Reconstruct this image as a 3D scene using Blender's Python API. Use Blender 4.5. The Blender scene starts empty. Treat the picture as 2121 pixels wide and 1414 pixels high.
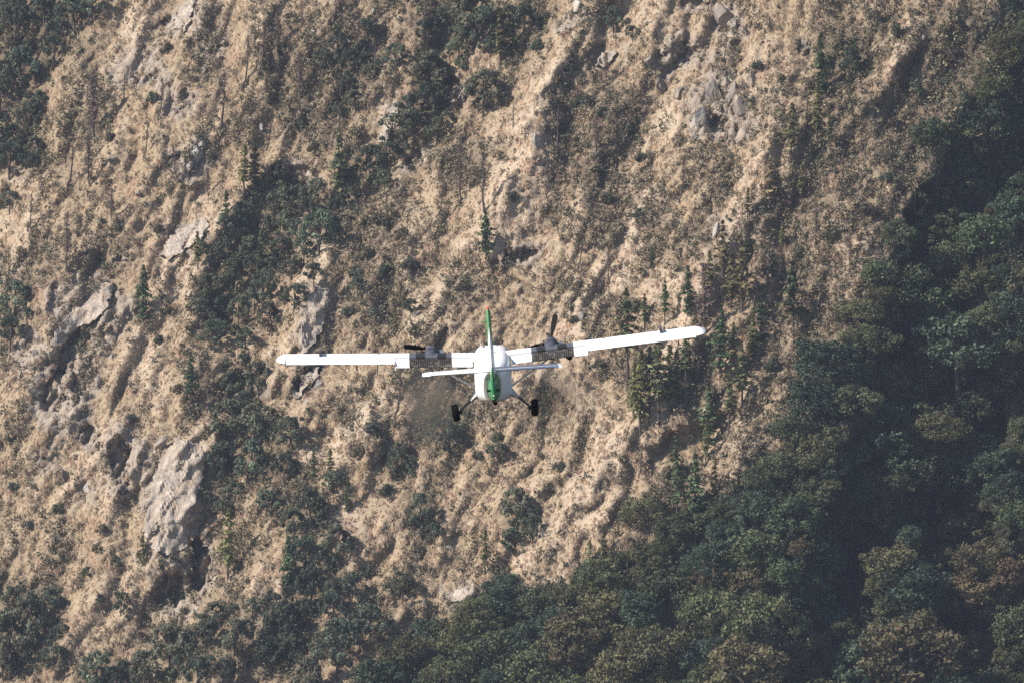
import bpy, math
import numpy as np
from mathutils import Vector, Matrix, Euler

# ------------------------------------------------------------------ camera, light, exposure
sc = bpy.context.scene
K = 47.2 / 300.0 / 2121.0            # metres per photo pixel, per metre of distance
cam_d = bpy.data.cameras.new('camera')
cam_d.sensor_width = 36.0
cam_d.lens = 36.0 / (2121.0 * K)
cam_d.clip_start = 1.0
cam_d.clip_end = 6000.0
cam = bpy.data.objects.new('camera', cam_d)
cam.location = (0, 0, 0)
cam.rotation_euler = (math.radians(90), 0, 0)
sc.collection.objects.link(cam)
sc.camera = cam

TO_SUN = Vector((-0.755, -0.28, 0.605)).normalized()
world = bpy.data.worlds.new('World')
sc.world = world
world.use_nodes = True
wn = world.node_tree
bg = wn.nodes['Background']
sky = wn.nodes.new('ShaderNodeTexSky')
sky.sky_type = 'NISHITA'
sky.sun_disc = False
sky.sun_elevation = math.asin(TO_SUN.z)
sky.sun_rotation = math.atan2(TO_SUN.x, TO_SUN.y)
sky.altitude = 2500
wn.links.new(sky.outputs[0], bg.inputs[0])
bg.inputs[1].default_value = 0.10

sun_d = bpy.data.lights.new('sun', 'SUN')
sun_d.energy = 5.0
sun_d.angle = math.radians(0.53)
sun_d.color = (1.0, 0.93, 0.85)
sun = bpy.data.objects.new('sun', sun_d)
sun.rotation_euler = TO_SUN.to_track_quat('Z', 'Y').to_euler()
sun.location = (-300, 0, 300)
sc.collection.objects.link(sun)

vs = sc.view_settings
vs.view_transform = 'Standard'
vs.look = 'None'
vs.exposure = 0.72
vs.gamma = 1.0
vs.use_curve_mapping = False
sc.cycles.use_denoising = False
sc.cycles.max_bounces = 6
sc.cycles.diffuse_bounces = 2
sc.cycles.glossy_bounces = 2
sc.cycles.transmission_bounces = 4
sc.cycles.transparent_max_bounces = 8
sc.cycles.volume_bounces = 0

rng = np.random.default_rng(11)
col = sc.collection

# ------------------------------------------------------------------ noise
def _hash(ix, iy, seed):
    h = (ix.astype(np.int64) * 374761393 + iy.astype(np.int64) * 668265263 + seed * 974634541) & 0xFFFFFFFF
    h = ((h ^ (h >> 13)) * 1274126177) & 0xFFFFFFFF
    h = (h ^ (h >> 16)) & 0xFFFFFFFF
    return h.astype(np.float64) / 4294967295.0

def perlin(x, y, seed=0):
    x = np.asarray(x, float); y = np.asarray(y, float)
    x0 = np.floor(x); y0 = np.floor(y)
    fx = x - x0; fy = y - y0
    def g(ix, iy, dx, dy):
        a = _hash(ix, iy, seed) * 6.2831853
        return np.cos(a) * dx + np.sin(a) * dy
    u = fx * fx * fx * (fx * (fx * 6 - 15) + 10); v = fy * fy * fy * (fy * (fy * 6 - 15) + 10)
    a = g(x0, y0, fx, fy); b = g(x0 + 1, y0, fx - 1, fy)
    c = g(x0, y0 + 1, fx, fy - 1); d = g(x0 + 1, y0 + 1, fx - 1, fy - 1)
    return 1.5 * ((a * (1 - u) + b * u) * (1 - v) + (c * (1 - u) + d * u) * v)

def fbm(x, y, seed=0, oct=4, gain=0.5):
    s = 0.0; a = 1.0
    for i in range(oct):
        s = s + a * perlin(x, y, seed + i * 17); x = x * 2.03 + 3.1; y = y * 2.03 - 1.7; a *= gain
    return s

def ridged(x, y, seed=0, oct=3):
    s = 0.0; a = 1.0
    for i in range(oct):
        s = s + a * (1 - 2 * np.abs(perlin(x, y, seed + i * 13))); x = x * 2.1 + 5.2; y = y * 2.1 + 1.3; a *= 0.5
    return s

def cells(x, y, seed=0):
    """blocky fractured relief: value and tilt of the nearest cell"""
    x = np.asarray(x, float); y = np.asarray(y, float)
    ix = np.floor(x); iy = np.floor(y)
    best = np.full(x.shape, 9.0); val = np.zeros(x.shape)
    for dx in (-1, 0, 1):
        for dy in (-1, 0, 1):
            cx = ix + dx; cy = iy + dy
            px = cx + _hash(cx, cy, seed); py = cy + _hash(cx, cy, seed + 5)
            d = (px - x) ** 2 + (py - y) ** 2
            h = _hash(cx, cy, seed + 9) - 0.5 + (x - px) * (_hash(cx, cy, seed + 21) - 0.5) + (y - py) * (_hash(cx, cy, seed + 33) - 0.5)
            m = d < best
            best = np.where(m, d, best); val = np.where(m, h, val)
    return val

def sstep(a, b, x):
    t = np.clip((x - a) / (b - a), 0, 1)
    return t * t * (3 - 2 * t)

# ------------------------------------------------------------------ the lie of the hillside
SX, SZ, Y0 = -0.55, 0.85, 1350.0
def base_y(X, Z): return Y0 + SX * X + SZ * Z
def to_uv(X, Z):
    yb = base_y(X, Z)
    return 1060.5 + X / (K * yb), 707.0 - Z / (K * yb)

def seg_dist(u, v, pts):
    best = np.full(np.shape(u), 1e9)
    for (ax, ay), (bx, by) in zip(pts[:-1], pts[1:]):
        vx, vy = bx - ax, by - ay
        t = np.clip(((u - ax) * vx + (v - ay) * vy) / (vx * vx + vy * vy), 0, 1)
        best = np.minimum(best, np.hypot(u - ax - t * vx, v - ay - t * vy))
    return best

def in_poly(u, v, poly):
    ins = np.zeros(np.shape(u), bool)
    n = len(poly)
    for i in range(n):
        x1, y1 = poly[i]; x2, y2 = poly[(i + 1) % n]
        c = ((y1 > v) != (y2 > v)) & (u < (x2 - x1) * (v - y1) / (y2 - y1 + 1e-9) + x1)
        ins ^= c
    return ins

def ell(u, v, cx, cy, rx, ry, deg=0):
    a = math.radians(deg); du = u - cx; dv = v - cy
    p = du * math.cos(a) + dv * math.sin(a); q = -du * math.sin(a) + dv * math.cos(a)
    return np.sqrt((p / rx) ** 2 + (q / ry) ** 2)

def warp(u, v):
    return (u + 26 * perlin(u / 60, v / 60, 301) + 12 * perlin(u / 22, v / 22, 302),
            v + 26 * perlin(u / 60, v / 60, 303) + 12 * perlin(u / 22, v / 22, 304))

# (points in photo pixels, half width in pixels, depth in metres into the hill)
GULLIES = [
    ([(985, -60), (930, 120), (880, 290), (720, 420), (580, 520), (500, 640), (520, 800), (480, 940), (430, 1180), (330, 1414)], 65, 7.0),
    ([(2250, 250), (2030, 430), (1930, 700), (1850, 900), (1790, 1150), (1700, 1480)], 80, 12.0),
    ([(2260, 700), (2080, 900), (1980, 1120), (2010, 1420)], 60, 9.0),
    ([(-60, 60), (70, 120), (40, 330), (-60, 460)], 70, 7.0),
    ([(900, 560), (800, 650), (740, 800), (640, 1000), (600, 1200)], 45, 3.0),
    ([(1500, -40), (1420, 140), (1340, 260), (1280, 400)], 40, 3.0),
    ([(1560, 860), (1440, 900), (1380, 930)], 26, 3.0),
]
RIDGES = [
    ([(1260, -60), (1130, 190), (1080, 340), (990, 520), (900, 690), (700, 960), (560, 1200), (420, 1414)], 60, 5.0),
    ([(720, -40), (420, 160), (250, 420), (120, 620), (60, 900)], 90, 5.0),
    ([(660, 480), (640, 640), (560, 780)], 34, 4.0),
    ([(1560, 350), (1430, 640), (1330, 900), (1130, 1130)], 55, 4.0),
    ([(430, 880), (350, 1000), (310, 1150)], 45, 3.0),
]
# cx, cy, rx, ry, tilt, depth: hollows under rock lips
HOLLOWS = [
    (150, 735, 60, 26, -48, 5.0), (118, 805, 24, 55, 8, 5.0), (160, 800, 10, 42, 0, 3.0), (248, 955, 24, 58, -8, 6.0),
    (412, 1165, 22, 62, 0, 8.0), (350, 1228, 46, 34, -40, 6.5), (636, 785, 34, 18, -40, 5.0), (1078, 528, 34, 16, -15, 4.8),
    (510, 805, 36, 28, 0, 4.0), (1484, 262, 22, 24, 0, 4.5), (250, 540, 14, 9, 0, 2.6), (1428, 112, 26, 20, -30, 3.4),
    (1505, 62, 22, 13, 0, 3.0), (1385, 145, 26, 12, -50, 2.6), (612, 372, 26, 36, 0, 4.5), (935, 185, 24, 30, -40, 4.0),
    (655, 690, 10, 18, 0, 2.5), (1445, 8, 26, 16, 0, 3.0), (1520, 282, 9, 18, 0, 2.2), (1505, 225, 8, 12, 0, 2.0),
    (190, 905, 18, 26, 0, 3.4), (70, 700, 12, 18, 0, 2.4), (300, 1150, 20, 12, 0, 2.4), (1665, 100, 10, 14, 0, 2.0),
    (402, 25, 8, 22, 0, 2.6), (345, 45, 10, 10, 0, 2.0), (387, 205, 10, 16, 0, 2.0), (300, 165, 12, 9, -30, 1.8),
    (1130, 200, 26, 10, -40, 2.2), (860, 330, 26, 14, -40, 3.0), (1180, 45, 34, 12, -30, 3.0),
]
# deep wooded ravines: cx, cy, rx, ry, tilt, depth
RAVINES = [(1955, 1085, 95, 70, 20, 19), (1800, 1160, 85, 60, -30, 16), (2000, 1350, 80, 60, 0, 17), (2010, 815, 85, 42, -15, 14), (1925, 480, 42, 75, 20, 14),
           (1870, 735, 50, 60, 30, 10), (1700, 1075, 60, 36, -30, 9), (1760, 1260, 60, 50, -40, 12), (2085, 890, 50, 60, 0, 12), (2060, 1120, 60, 50, 0, 14)]
# rock slabs: outlines in photo pixels, how far they stand proud
SLABS = [
    ('big', [(100, 765), (106, 715), (122, 672), (150, 642), (185, 622), (222, 588), (246, 575), (240, 612), (226, 646), (200, 668), (160, 690), (126, 732)]),
    ('steep', [(330, 530), (346, 490), (396, 458), (432, 445), (440, 470), (420, 500), (388, 522), (350, 545)]),
    ('tooth', [(616, 742), (620, 668), (636, 610), (662, 586), (690, 596), (684, 640), (672, 684), (656, 716), (634, 742)]),
    ('lip', [(606, 822), (622, 778), (650, 752), (672, 756), (662, 784), (640, 806), (616, 832)]),
    ('long', [(296, 1128), (302, 1060), (318, 985), (340, 930), (372, 898), (424, 918), (436, 950), (414, 1030), (398, 1080), (392, 1138), (350, 1152)]),
    ('fin', [(776, 300), (790, 240), (812, 206), (836, 208), (822, 250), (802, 300)]),
    ('pale', [(1228, 140), (1240, 112), (1262, 100), (1284, 104), (1276, 126), (1250, 146)]),
    ('lower', [(926, 1246), (930, 1222), (952, 1212), (976, 1212), (980, 1236), (956, 1250)]),
    ('top', [(352, 62), (360, 18), (388, -8), (408, 6), (402, 44), (380, 72)]),
]

def rib_noise(X, Z):
    """long ribs (+) and runnels (-) down the fall line"""
    t = X * CPH - Z * SPH; s = -X * SPH - Z * CPH
    tw = t + 6.5 * perlin(X / 30, Z / 30, 171) + 2.0 * perlin(X / 10, Z / 10, 172)
    am = np.clip(.75 + .8 * perlin(X / 26, Z / 26, 175), .15, 1.5)
    return perlin(tw / 10.5, s / 40, 181) * am + .6 * perlin(tw / 5.0, s / 17, 182) + .36 * perlin(tw / 2.6, s / 6.5, 183)
def rib_uv(u, v): return rib_noise((u - 1060) * .1, (707 - v) * .1)
RB_V = [-300, 0, 450, 800, 1000, 1414, 1800]; RB_U = [2200, 2090, 1920, 1790, 1710, 1610, 1560]
CPH, SPH = math.cos(math.radians(25)), math.sin(math.radians(25))
def hill(X, Z, detail=True):
    X = np.asarray(X, float); Z = np.asarray(Z, float)
    Y = base_y(X, Z)
    u, v = to_uv(X, Z)
    t = X * CPH - Z * SPH; s = -X * SPH - Z * CPH
    tw = t + 4 * perlin(X / 25, Z / 25, 71)
    Y = Y + 4.5 * perlin(tw / 42, s / 130, 1) - 2.3 * ridged(tw / 17, s / 55, 2) + 1.5 * fbm(tw / 6.0, s / 12, 3, 3) + .9 * np.abs(perlin(tw / 3.4, s / 7.5, 6))
    Y = Y - 2.0 * rib_noise(X, Z)
    bd = (u - np.interp(v, RB_V, RB_U)) * .1
    Y = Y + .82 * np.log1p(np.exp(np.clip(bd / 5, -20, 20))) * 5 * np.clip(1.6 - bd / 90, .25, 1)
    wu, wv = warp(u, v)
    for pts, w, d in GULLIES:
        Y = Y + d * np.exp(-(seg_dist(wu, wv, pts) / w) ** 2)
    for pts, w, d in RIDGES:
        Y = Y - d * np.exp(-(seg_dist(wu, wv, pts) / w) ** 2)
    for cx, cy, rx, ry, deg, d in RAVINES:
        Y = Y + d * sstep(1.25, .45, ell(wu, wv, cx, cy, rx, ry, deg))
    rk = rock_mask(u, v, X, Z, wu, wv)
    if detail:
        hx = X + .8 * perlin(X / 3, Z / 3, 51); hz_ = Z + .8 * perlin(X / 3, Z / 3, 52)
        Y = Y + (0.55 * fbm(hx / 2.6, hz_ / 2.1, 5, 3) + .35 * np.abs(perlin(hx / 1.5, hz_ / 1.2, 55))) * (1 - 0.5 * rk)
        Y = Y + rk * (2.1 * cells(t / 2.8, s / 5.0, 40) + 1.2 * cells(t / 1.3, s / 2.0, 41))
    for cx, cy, rx, ry, deg, d in HOLLOWS:
        m = (np.abs(u - cx) < 130) & (np.abs(v - cy) < 130)
        if m.any():
            uu = u[m] + 0.45 * (wu[m] - u[m]); vv = v[m] + 0.45 * (wv[m] - v[m])
            uu = uu + 7 * perlin(u[m] / 9, v[m] / 13, 811) + 3 * perlin(u[m] / 4, v[m] / 5, 812); vv = vv + 7 * perlin(u[m] / 9, v[m] / 9, 813)
            rib = .62 + .75 * np.abs(perlin(t[m] / 1.6, s[m] / 7, 815)) + .25 * cells(t[m] / 1.2, s[m] / 2.5, 816)
            Y[m] = Y[m] + d * rib * sstep(1.1, 0.72, ell(uu, vv, cx, cy, rx, ry, deg))
    return Y

ROCKY = [(180, 640, 110, 90, 1.0), (140, 800, 90, 110, 1.0), (260, 960, 60, 90, .9), (360, 1030, 80, 130, .9), (370, 1200, 90, 90, .8),
         (390, 490, 60, 60, .9), (650, 670, 45, 100, .9), (640, 790, 40, 40, .9), (1480, 220, 80, 90, 1.0), (1440, 110, 80, 60, .8),
         (1500, 60, 60, 60, .8), (400, 60, 80, 80, .8), (400, 330, 60, 50, .7), (300, 150, 80, 60, .6), (380, 210, 60, 60, .6),
         (810, 250, 36, 60, .8), (1260, 120, 60, 50, .7), (950, 1230, 50, 30, .8), (120, 980, 50, 80, .6), (180, 1050, 50, 100, .6),
         (1120, 330, 30, 90, .6), (1480, 470, 30, 60, .5), (1050, 620, 40, 50, .5), (520, 290, 40, 30, .4), (60, 720, 50, 60, .7), (1300, 200, 60, 80, .5)]
def rock_mask(u, v, X, Z, wu=None, wv=None):
    if wu is None: wu, wv = warp(u, v)
    r = np.zeros(np.shape(u))
    for cx, cy, rx, ry, w in ROCKY:
        r = np.maximum(r, w * sstep(1.25, 0.55, ell(wu, wv, cx, cy, rx, ry)))
    for cx, cy, rx, ry, deg, d in HOLLOWS:
        r = np.maximum(r, 1.1 * sstep(1.6, 1.05, ell(u, v, cx, cy, rx, ry, deg)))
    n = fbm(X / 9, Z / 14, 88, 3)
    return np.clip(sstep(0.35, 0.75, r + 0.55 * n - 0.02), 0, 1)

FB_V = [-200, 0, 150, 300, 450, 600, 700, 800, 900, 1000, 1100, 1180, 1250, 1320, 1414, 1480, 1560]
FB_U = [2110, 2075, 2040, 1950, 1885, 1825, 1785, 1700, 1640, 1520, 1380, 1230, 960, 850, 700, 420, -200]
def forest_mask(u, v):
    wu, wv = warp(u, v)
    return sstep(-25, 25, wu - np.interp(wv, FB_V, FB_U))

GREEN = [(960, 50, 80, 70), (890, 190, 50, 80), (1000, 190, 45, 50), (835, 280, 50, 60), (600, 430, 110, 60), (520, 530, 110, 80), (470, 640, 70, 70),
         (510, 790, 60, 60), (520, 920, 90, 80), (630, 1080, 60, 70), (660, 1190, 80, 70), (560, 1320, 150, 90), (60, 60, 130, 120), (30, 260, 70, 110),
         (60, 1310, 90, 110), (250, 1400, 120, 40), (400, 1350, 80, 60), (20, 660, 40, 60), (760, 1300, 60, 60), (870, 1060, 36, 50), (820, 960, 36, 40),
         (1070, 1080, 36, 60), (720, 160, 60, 90), (1030, 60, 50, 60), (650, 760, 40, 40), (920, 900, 60, 50), (1740, 120, 60, 80), (2010, 120, 90, 130), (1900, 330, 60, 90), (700, 440, 70, 60), (760, 360, 60, 50), (450, 1000, 60, 70)]
BROWN = [(790, 480, 100, 100), (790, 600, 90, 110), (1750, 330, 150, 230), (1700, 610, 120, 120), (1640, 440, 70, 90), (1250, 260, 100, 110), (1270, 430, 130, 80),
         (700, 120, 140, 110), (640, 220, 80, 80), (1880, 130, 140, 130), (1560, 930, 70, 110), (1620, 780, 90, 90), (970, 330, 80, 60), (190, 230, 60, 90),
         (1480, 350, 60, 60), (1600, 250, 60, 80), (950, 850, 90, 70), (1430, 790, 60, 70), (740, 860, 50, 60), (1380, 500, 80, 60), (560, 60, 60, 80),
         (880, 780, 60, 60), (600, 1000, 80, 60), (60, 560, 70, 60), (1200, 620, 70, 60), (1330, 760, 50, 80), (1420, 1050, 90, 80), (340, 1320, 70, 50), (1180, 330, 60, 60), (1960, 200, 170, 210), (1860, 450, 110, 150), (1730, 760, 60, 80), (1560, 480, 60, 70)]
PALE = [([(1240, 20), (1150, 190), (1095, 330), (1070, 450), (960, 560), (890, 690)], 42), ([(660, 500), (640, 640), (560, 760)], 26), ([(440, 470), (330, 620), (300, 760)], 36), ([(420, 900), (360, 1010), (330, 1150)], 40),
        ([(1560, 420), (1430, 620), (1340, 880), (1150, 1110)], 42), ([(900, 720), (720, 900), (640, 960)], 34), ([(1290, 880), (1180, 1080), (1090, 1180)], 46), ([(720, 1060), (600, 1180), (520, 1330)], 30), ([(300, 60), (250, 160)], 26), ([(1340, 420), (1220, 640), (1120, 760)], 30)]
def pale_mask(u, v, X, Z):
    wu, wv = warp(u, v); r = np.zeros(np.shape(u))
    for pts, w in PALE: r = np.maximum(r, np.exp(-(seg_dist(wu, wv, pts) / w) ** 2))
    return np.clip(r + .3 * fbm(X / 7, Z / 16, 99, 3) + .75 * rib_noise(X, Z) - .05, 0, 1)
def blobs(u, v, L):
    wu, wv = warp(u, v)
    r = np.zeros(np.shape(u))
    for cx, cy, rx, ry in L:
        r = np.maximum(r, sstep(1.25, 0.6, ell(wu, wv, cx, cy, rx, ry)))
    return r

def on_slab(u, v, grow=0):
    m = np.zeros(np.shape(u), bool)
    for n, p in SLABS: m |= in_poly(u, v, p)
    return m

def ray(u, v):
    """where the line of sight through a photo pixel meets the hillside"""
    u = np.atleast_1d(np.asarray(u, float)); v = np.atleast_1d(np.asarray(v, float))
    Y = np.full(u.shape, Y0)
    for i in range(14):
        X = (u - 1060.5) * K * Y; Z = -(v - 707.0) * K * Y
        Y = 0.4 * Y + 0.6 * hill(X, Z, False)
    X = (u - 1060.5) * K * Y; Z = -(v - 707.0) * K * Y
    return X, hill(X, Z), Z

# ------------------------------------------------------------------ mesh helpers
def mesh_np(name, V, F, mat=None, colors=None, smooth=False, extra=None):
    V = np.asarray(V, np.float32); F = np.asarray(F, np.int32)
    me = bpy.data.meshes.new(name)
    k = F.shape[1]
    me.vertices.add(len(V)); me.vertices.foreach_set('co', V.ravel())
    me.loops.add(F.size); me.loops.foreach_set('vertex_index', F.ravel())
    me.polygons.add(len(F)); me.polygons.foreach_set('loop_start', np.arange(len(F), dtype=np.int32) * k)
    me.polygons.foreach_set('use_smooth', np.full(len(F), smooth, bool))
    if colors is not None:
        c = np.ones((len(V), 4), np.float32); c[:, :3] = colors
        a = me.color_attributes.new('Col', 'FLOAT_COLOR', 'POINT'); a.data.foreach_set('color', c.ravel())
    for kx, arr in (extra or {}).items():
        a = me.attributes.new(kx, 'FLOAT', 'POINT'); a.data.foreach_set('value', np.asarray(arr, np.float32))
    me.update(calc_edges=True)
    if mat: me.materials.append(mat)
    return me

def add(name, me, parent=None, loc=None):
    o = bpy.data.objects.new(name, me); col.objects.link(o)
    if parent is not None: o.parent = parent
    if loc is not None: o.location = loc
    return o

def tag(o, label, cat, group=None):
    o['label'] = label; o['category'] = cat
    if group: o['group'] = group
    return o

# ------------------------------------------------------------------ materials
def new_mat(name):
    m = bpy.data.materials.new(name); m.use_nodes = True
    nt = m.node_tree; b = nt.nodes['Principled BSDF']
    return m, nt, b

def plain(name, c, rough=0.5, metal=0.0, spec=0.5, coat=0.0):
    m, nt, b = new_mat(name)
    b.inputs['Base Color'].default_value = (*c, 1); b.inputs['Roughness'].default_value = rough
    b.inputs['Metallic'].default_value = metal; b.inputs['Specular IOR Level'].default_value = spec
    b.inputs['Coat Weight'].default_value = coat
    return m

def N(nt, t, **kw):
    n = nt.nodes.new(t)
    for k, v in kw.items(): setattr(n, k, v)
    return n

def mixc(nt, fac, a, b, blend='MIX'):
    n = N(nt, 'ShaderNodeMix', data_type='RGBA', blend_type=blend)
    for sock, val in ((n.inputs[0], fac), (n.inputs[6], a), (n.inputs[7], b)):
        if isinstance(val, (int, float)): sock.default_value = val
        elif isinstance(val, tuple): sock.default_value = (*val, 1) if len(val) == 3 else val
        else: nt.links.new(val, sock)
    return n.outputs[2]

def mathn(nt, op, a, b=0.0, clamp=False):
    n = N(nt, 'ShaderNodeMath', operation=op, use_clamp=clamp)
    for sock, val in ((n.inputs[0], a), (n.inputs[1], b)):
        if isinstance(val, (int, float)): sock.default_value = val
        else: nt.links.new(val, sock)
    return n.outputs[0]

def noise(nt, vec, scale, detail=4, rough=0.55):
    n = N(nt, 'ShaderNodeTexNoise'); n.inputs['Scale'].default_value = scale
    n.inputs['Detail'].default_value = detail; n.inputs['Roughness'].default_value = rough
    nt.links.new(vec, n.inputs['Vector']); return n.outputs[0]

def ramp(nt, fac, a, b):
    n = N(nt, 'ShaderNodeMapRange'); n.inputs[1].default_value = a; n.inputs[2].default_value = b
    nt.links.new(fac, n.inputs[0]); return n.outputs[0]

def ground_mat():
    m, nt, b = new_mat('hillside')
    tc = N(nt, 'ShaderNodeTexCoord').outputs['Object']
    rock = N(nt, 'ShaderNodeAttribute', attribute_name='rock').outputs['Fac']
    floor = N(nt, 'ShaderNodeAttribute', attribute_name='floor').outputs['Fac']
    brown = N(nt, 'ShaderNodeAttribute', attribute_name='brown').outputs['Fac']
    pale = N(nt, 'ShaderNodeAttribute', attribute_name='pale').outputs['Fac']
    red = N(nt, 'ShaderNodeAttribute', attribute_name='red').outputs['Fac']
    n1 = noise(nt, tc, 0.12, 4); n2 = noise(nt, tc, 0.9, 5, .65); n3 = noise(nt, tc, 3.0, 3, .6)
    g = mixc(nt, ramp(nt, n1, .35, .65), (0.36, 0.275, 0.182), (0.33, 0.240, 0.145))
    g = mixc(nt, ramp(nt, n2, .40, .66), g, (0.17, 0.132, 0.085))
    g = mixc(nt, mathn(nt, 'MULTIPLY', ramp(nt, n3, .55, .72), .5), g, (0.50, 0.40, 0.29))
    g = mixc(nt, mathn(nt, 'MULTIPLY', brown, .75), g, (0.17, 0.13, 0.09))
    g = mixc(nt, mathn(nt, 'MULTIPLY', pale, .7), g, (0.46, 0.37, 0.275))
    g = mixc(nt, red, g, (0.26, 0.12, 0.085))
    mp = N(nt, 'ShaderNodeMapping'); mp.inputs['Scale'].default_value = (1.0, 1.0, .28); mp.inputs['Rotation'].default_value = (0, math.radians(25), 0)
    nt.links.new(tc, mp.inputs[0])
    r1 = noise(nt, mp.outputs[0], 0.8, 6, .7)
    r = mixc(nt, ramp(nt, r1, .32, .68), (0.16, 0.132, 0.108), (0.40, 0.335, 0.265))
    c = mixc(nt, mathn(nt, 'MULTIPLY', rock, .9), g, r)
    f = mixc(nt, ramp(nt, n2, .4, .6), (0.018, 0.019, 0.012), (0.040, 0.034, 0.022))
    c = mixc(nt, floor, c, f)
    nt.links.new(c, b.inputs['Base Color']); b.inputs['Roughness'].default_value = .95
    b.inputs['Specular IOR Level'].default_value = .1
    bp = N(nt, 'ShaderNodeBump'); bp.inputs['Strength'].default_value = .8; bp.inputs['Distance'].default_value = .5
    nt.links.new(noise(nt, tc, 1.6, 6, .7), bp.inputs['Height']); nt.links.new(bp.outputs[0], b.inputs['Normal'])
    return m

def rock_mat(name, dark, light, sc_=0.7):
    m, nt, b = new_mat(name)
    tc = N(nt, 'ShaderNodeTexCoord').outputs['Object']
    oi = N(nt, 'ShaderNodeObjectInfo')
    mp = N(nt, 'ShaderNodeMapping'); mp.inputs['Scale'].default_value = (1, 1, .35); mp.inputs['Rotation'].default_value = (0, math.radians(28), 0)
    nt.links.new(tc, mp.inputs[0])
    n1 = noise(nt, mp.outputs[0], sc_, 7, .68); n2 = noise(nt, tc, 2.8, 4, .6); n3 = noise(nt, tc, .35, 3)
    c = mixc(nt, ramp(nt, n1, .33, .66), dark, light)
    c = mixc(nt, mathn(nt, 'MULTIPLY', ramp(nt, n3, .5, .7), .55), c, (0.37, 0.26, 0.165))
    c = mixc(nt, mathn(nt, 'MULTIPLY', ramp(nt, n2, .56, .75), .6), c, (0.09, 0.075, 0.065))
    vo = N(nt, 'ShaderNodeTexVoronoi', feature='DISTANCE_TO_EDGE'); vo.inputs['Scale'].default_value = .55
    wv_ = mixc(nt, .25, mp.outputs[0], N(nt, 'ShaderNodeTexNoise').outputs[1]); nt.links.new(mp.outputs[0], vo.inputs['Vector'])
    crack = ramp(nt, vo.outputs[0], .035, .0)
    c = mixc(nt, mathn(nt, 'MULTIPLY', crack, .7), c, (0.06, 0.05, 0.045))
    nt.links.new(c, b.inputs['Base Color']); b.inputs['Roughness'].default_value = .9; b.inputs['Specular IOR Level'].default_value = .2
    bp = N(nt, 'ShaderNodeBump'); bp.inputs['Strength'].default_value = .9; bp.inputs['Distance'].default_value = .35
    nt.links.new(n1, bp.inputs['Height']); nt.links.new(bp.outputs[0], b.inputs['Normal'])
    return m

def leaf_mat(name, trans=0.25, vary=0.3):
    m, nt, b = new_mat(name)
    c = N(nt, 'ShaderNodeAttribute', attribute_name='Col').outputs['Color']
    oi = N(nt, 'ShaderNodeObjectInfo')
    hs = N(nt, 'ShaderNodeHueSaturation'); nt.links.new(c, hs.inputs['Color'])
    nt.links.new(mathn(nt, 'ADD', mathn(nt, 'MULTIPLY', oi.outputs['Random'], 2 * vary), 1 - vary), hs.inputs['Value'])
    h2 = N(nt, 'ShaderNodeMath', operation='FRACT'); nt.links.new(mathn(nt, 'MULTIPLY', oi.outputs['Random'], 7.31), h2.inputs[0])
    nt.links.new(mathn(nt, 'ADD', mathn(nt, 'MULTIPLY', h2.outputs[0], .05), .475), hs.inputs['Hue'])
    nt.links.new(hs.outputs[0], b.inputs['Base Color']); b.inputs['Roughness'].default_value = .75; b.inputs['Specular IOR Level'].default_value = .25
    if trans:
        tr = N(nt, 'ShaderNodeBsdfTranslucent'); nt.links.new(hs.outputs[0], tr.inputs[0])
        mx = N(nt, 'ShaderNodeMixShader'); mx.inputs[0].default_value = trans
        nt.links.new(b.outputs[0], mx.inputs[1]); nt.links.new(tr.outputs[0], mx.inputs[2])
        nt.links.new(mx.outputs[0], nt.nodes['Material Output'].inputs[0])
    return m

M_ground = ground_mat()
M_slab = rock_mat('slab_rock', (0.19, 0.158, 0.130), (0.46, 0.390, 0.315))
M_rock = rock_mat('grey_rock', (0.11, 0.092, 0.08), (0.32, 0.272, 0.225), 1.1)
M_pale = rock_mat('pale_rock', (0.24, 0.215, 0.19), (0.46, 0.425, 0.38), 1.3)
M_leaf = leaf_mat('leaves')
M_grass = leaf_mat('dry_grass', .15, 0.0)
M_twig = leaf_mat('twigs', 0.0, .2)
def bark_mat(name, a, b_):
    m, nt, b = new_mat(name)
    tc = N(nt, 'ShaderNodeTexCoord').outputs['Object']
    nt.links.new(mixc(nt, noise(nt, tc, 2.0, 4), a, b_), b.inputs['Base Color']); b.inputs['Roughness'].default_value = .95
    return m
M_bark = bark_mat('bark', (0.03, 0.024, 0.02), (0.09, 0.07, 0.055))
M_deadbark = bark_mat('dead_bark', (0.035, 0.028, 0.024), (0.10, 0.08, 0.065))

# ------------------------------------------------------------------ the hillside mesh
def axis(lo, hi, step, far_lo, far_hi, grow):
    a = list(np.arange(lo, hi + 1e-6, step))
    s = step
    while a[-1] < far_hi: s *= grow; a.append(a[-1] + s)
    s = step; b = []
    x = lo
    while x > far_lo: s *= grow; x -= s; b.append(x)
    return np.array(b[::-1] + a)

ax = axis(-118, 118, 0.43, -900, 900, 1.22)
az = axis(-82, 84, 0.43, -175, 520, 1.22)
XX, ZZ = np.meshgrid(ax, az)
YY = hill(XX.ravel(), ZZ.ravel()).reshape(XX.shape)
U, V_ = to_uv(XX, ZZ)
# relief along the axes too, so that the sheet never looks like a grid
P = np.stack([XX, YY, ZZ], -1)
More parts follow.
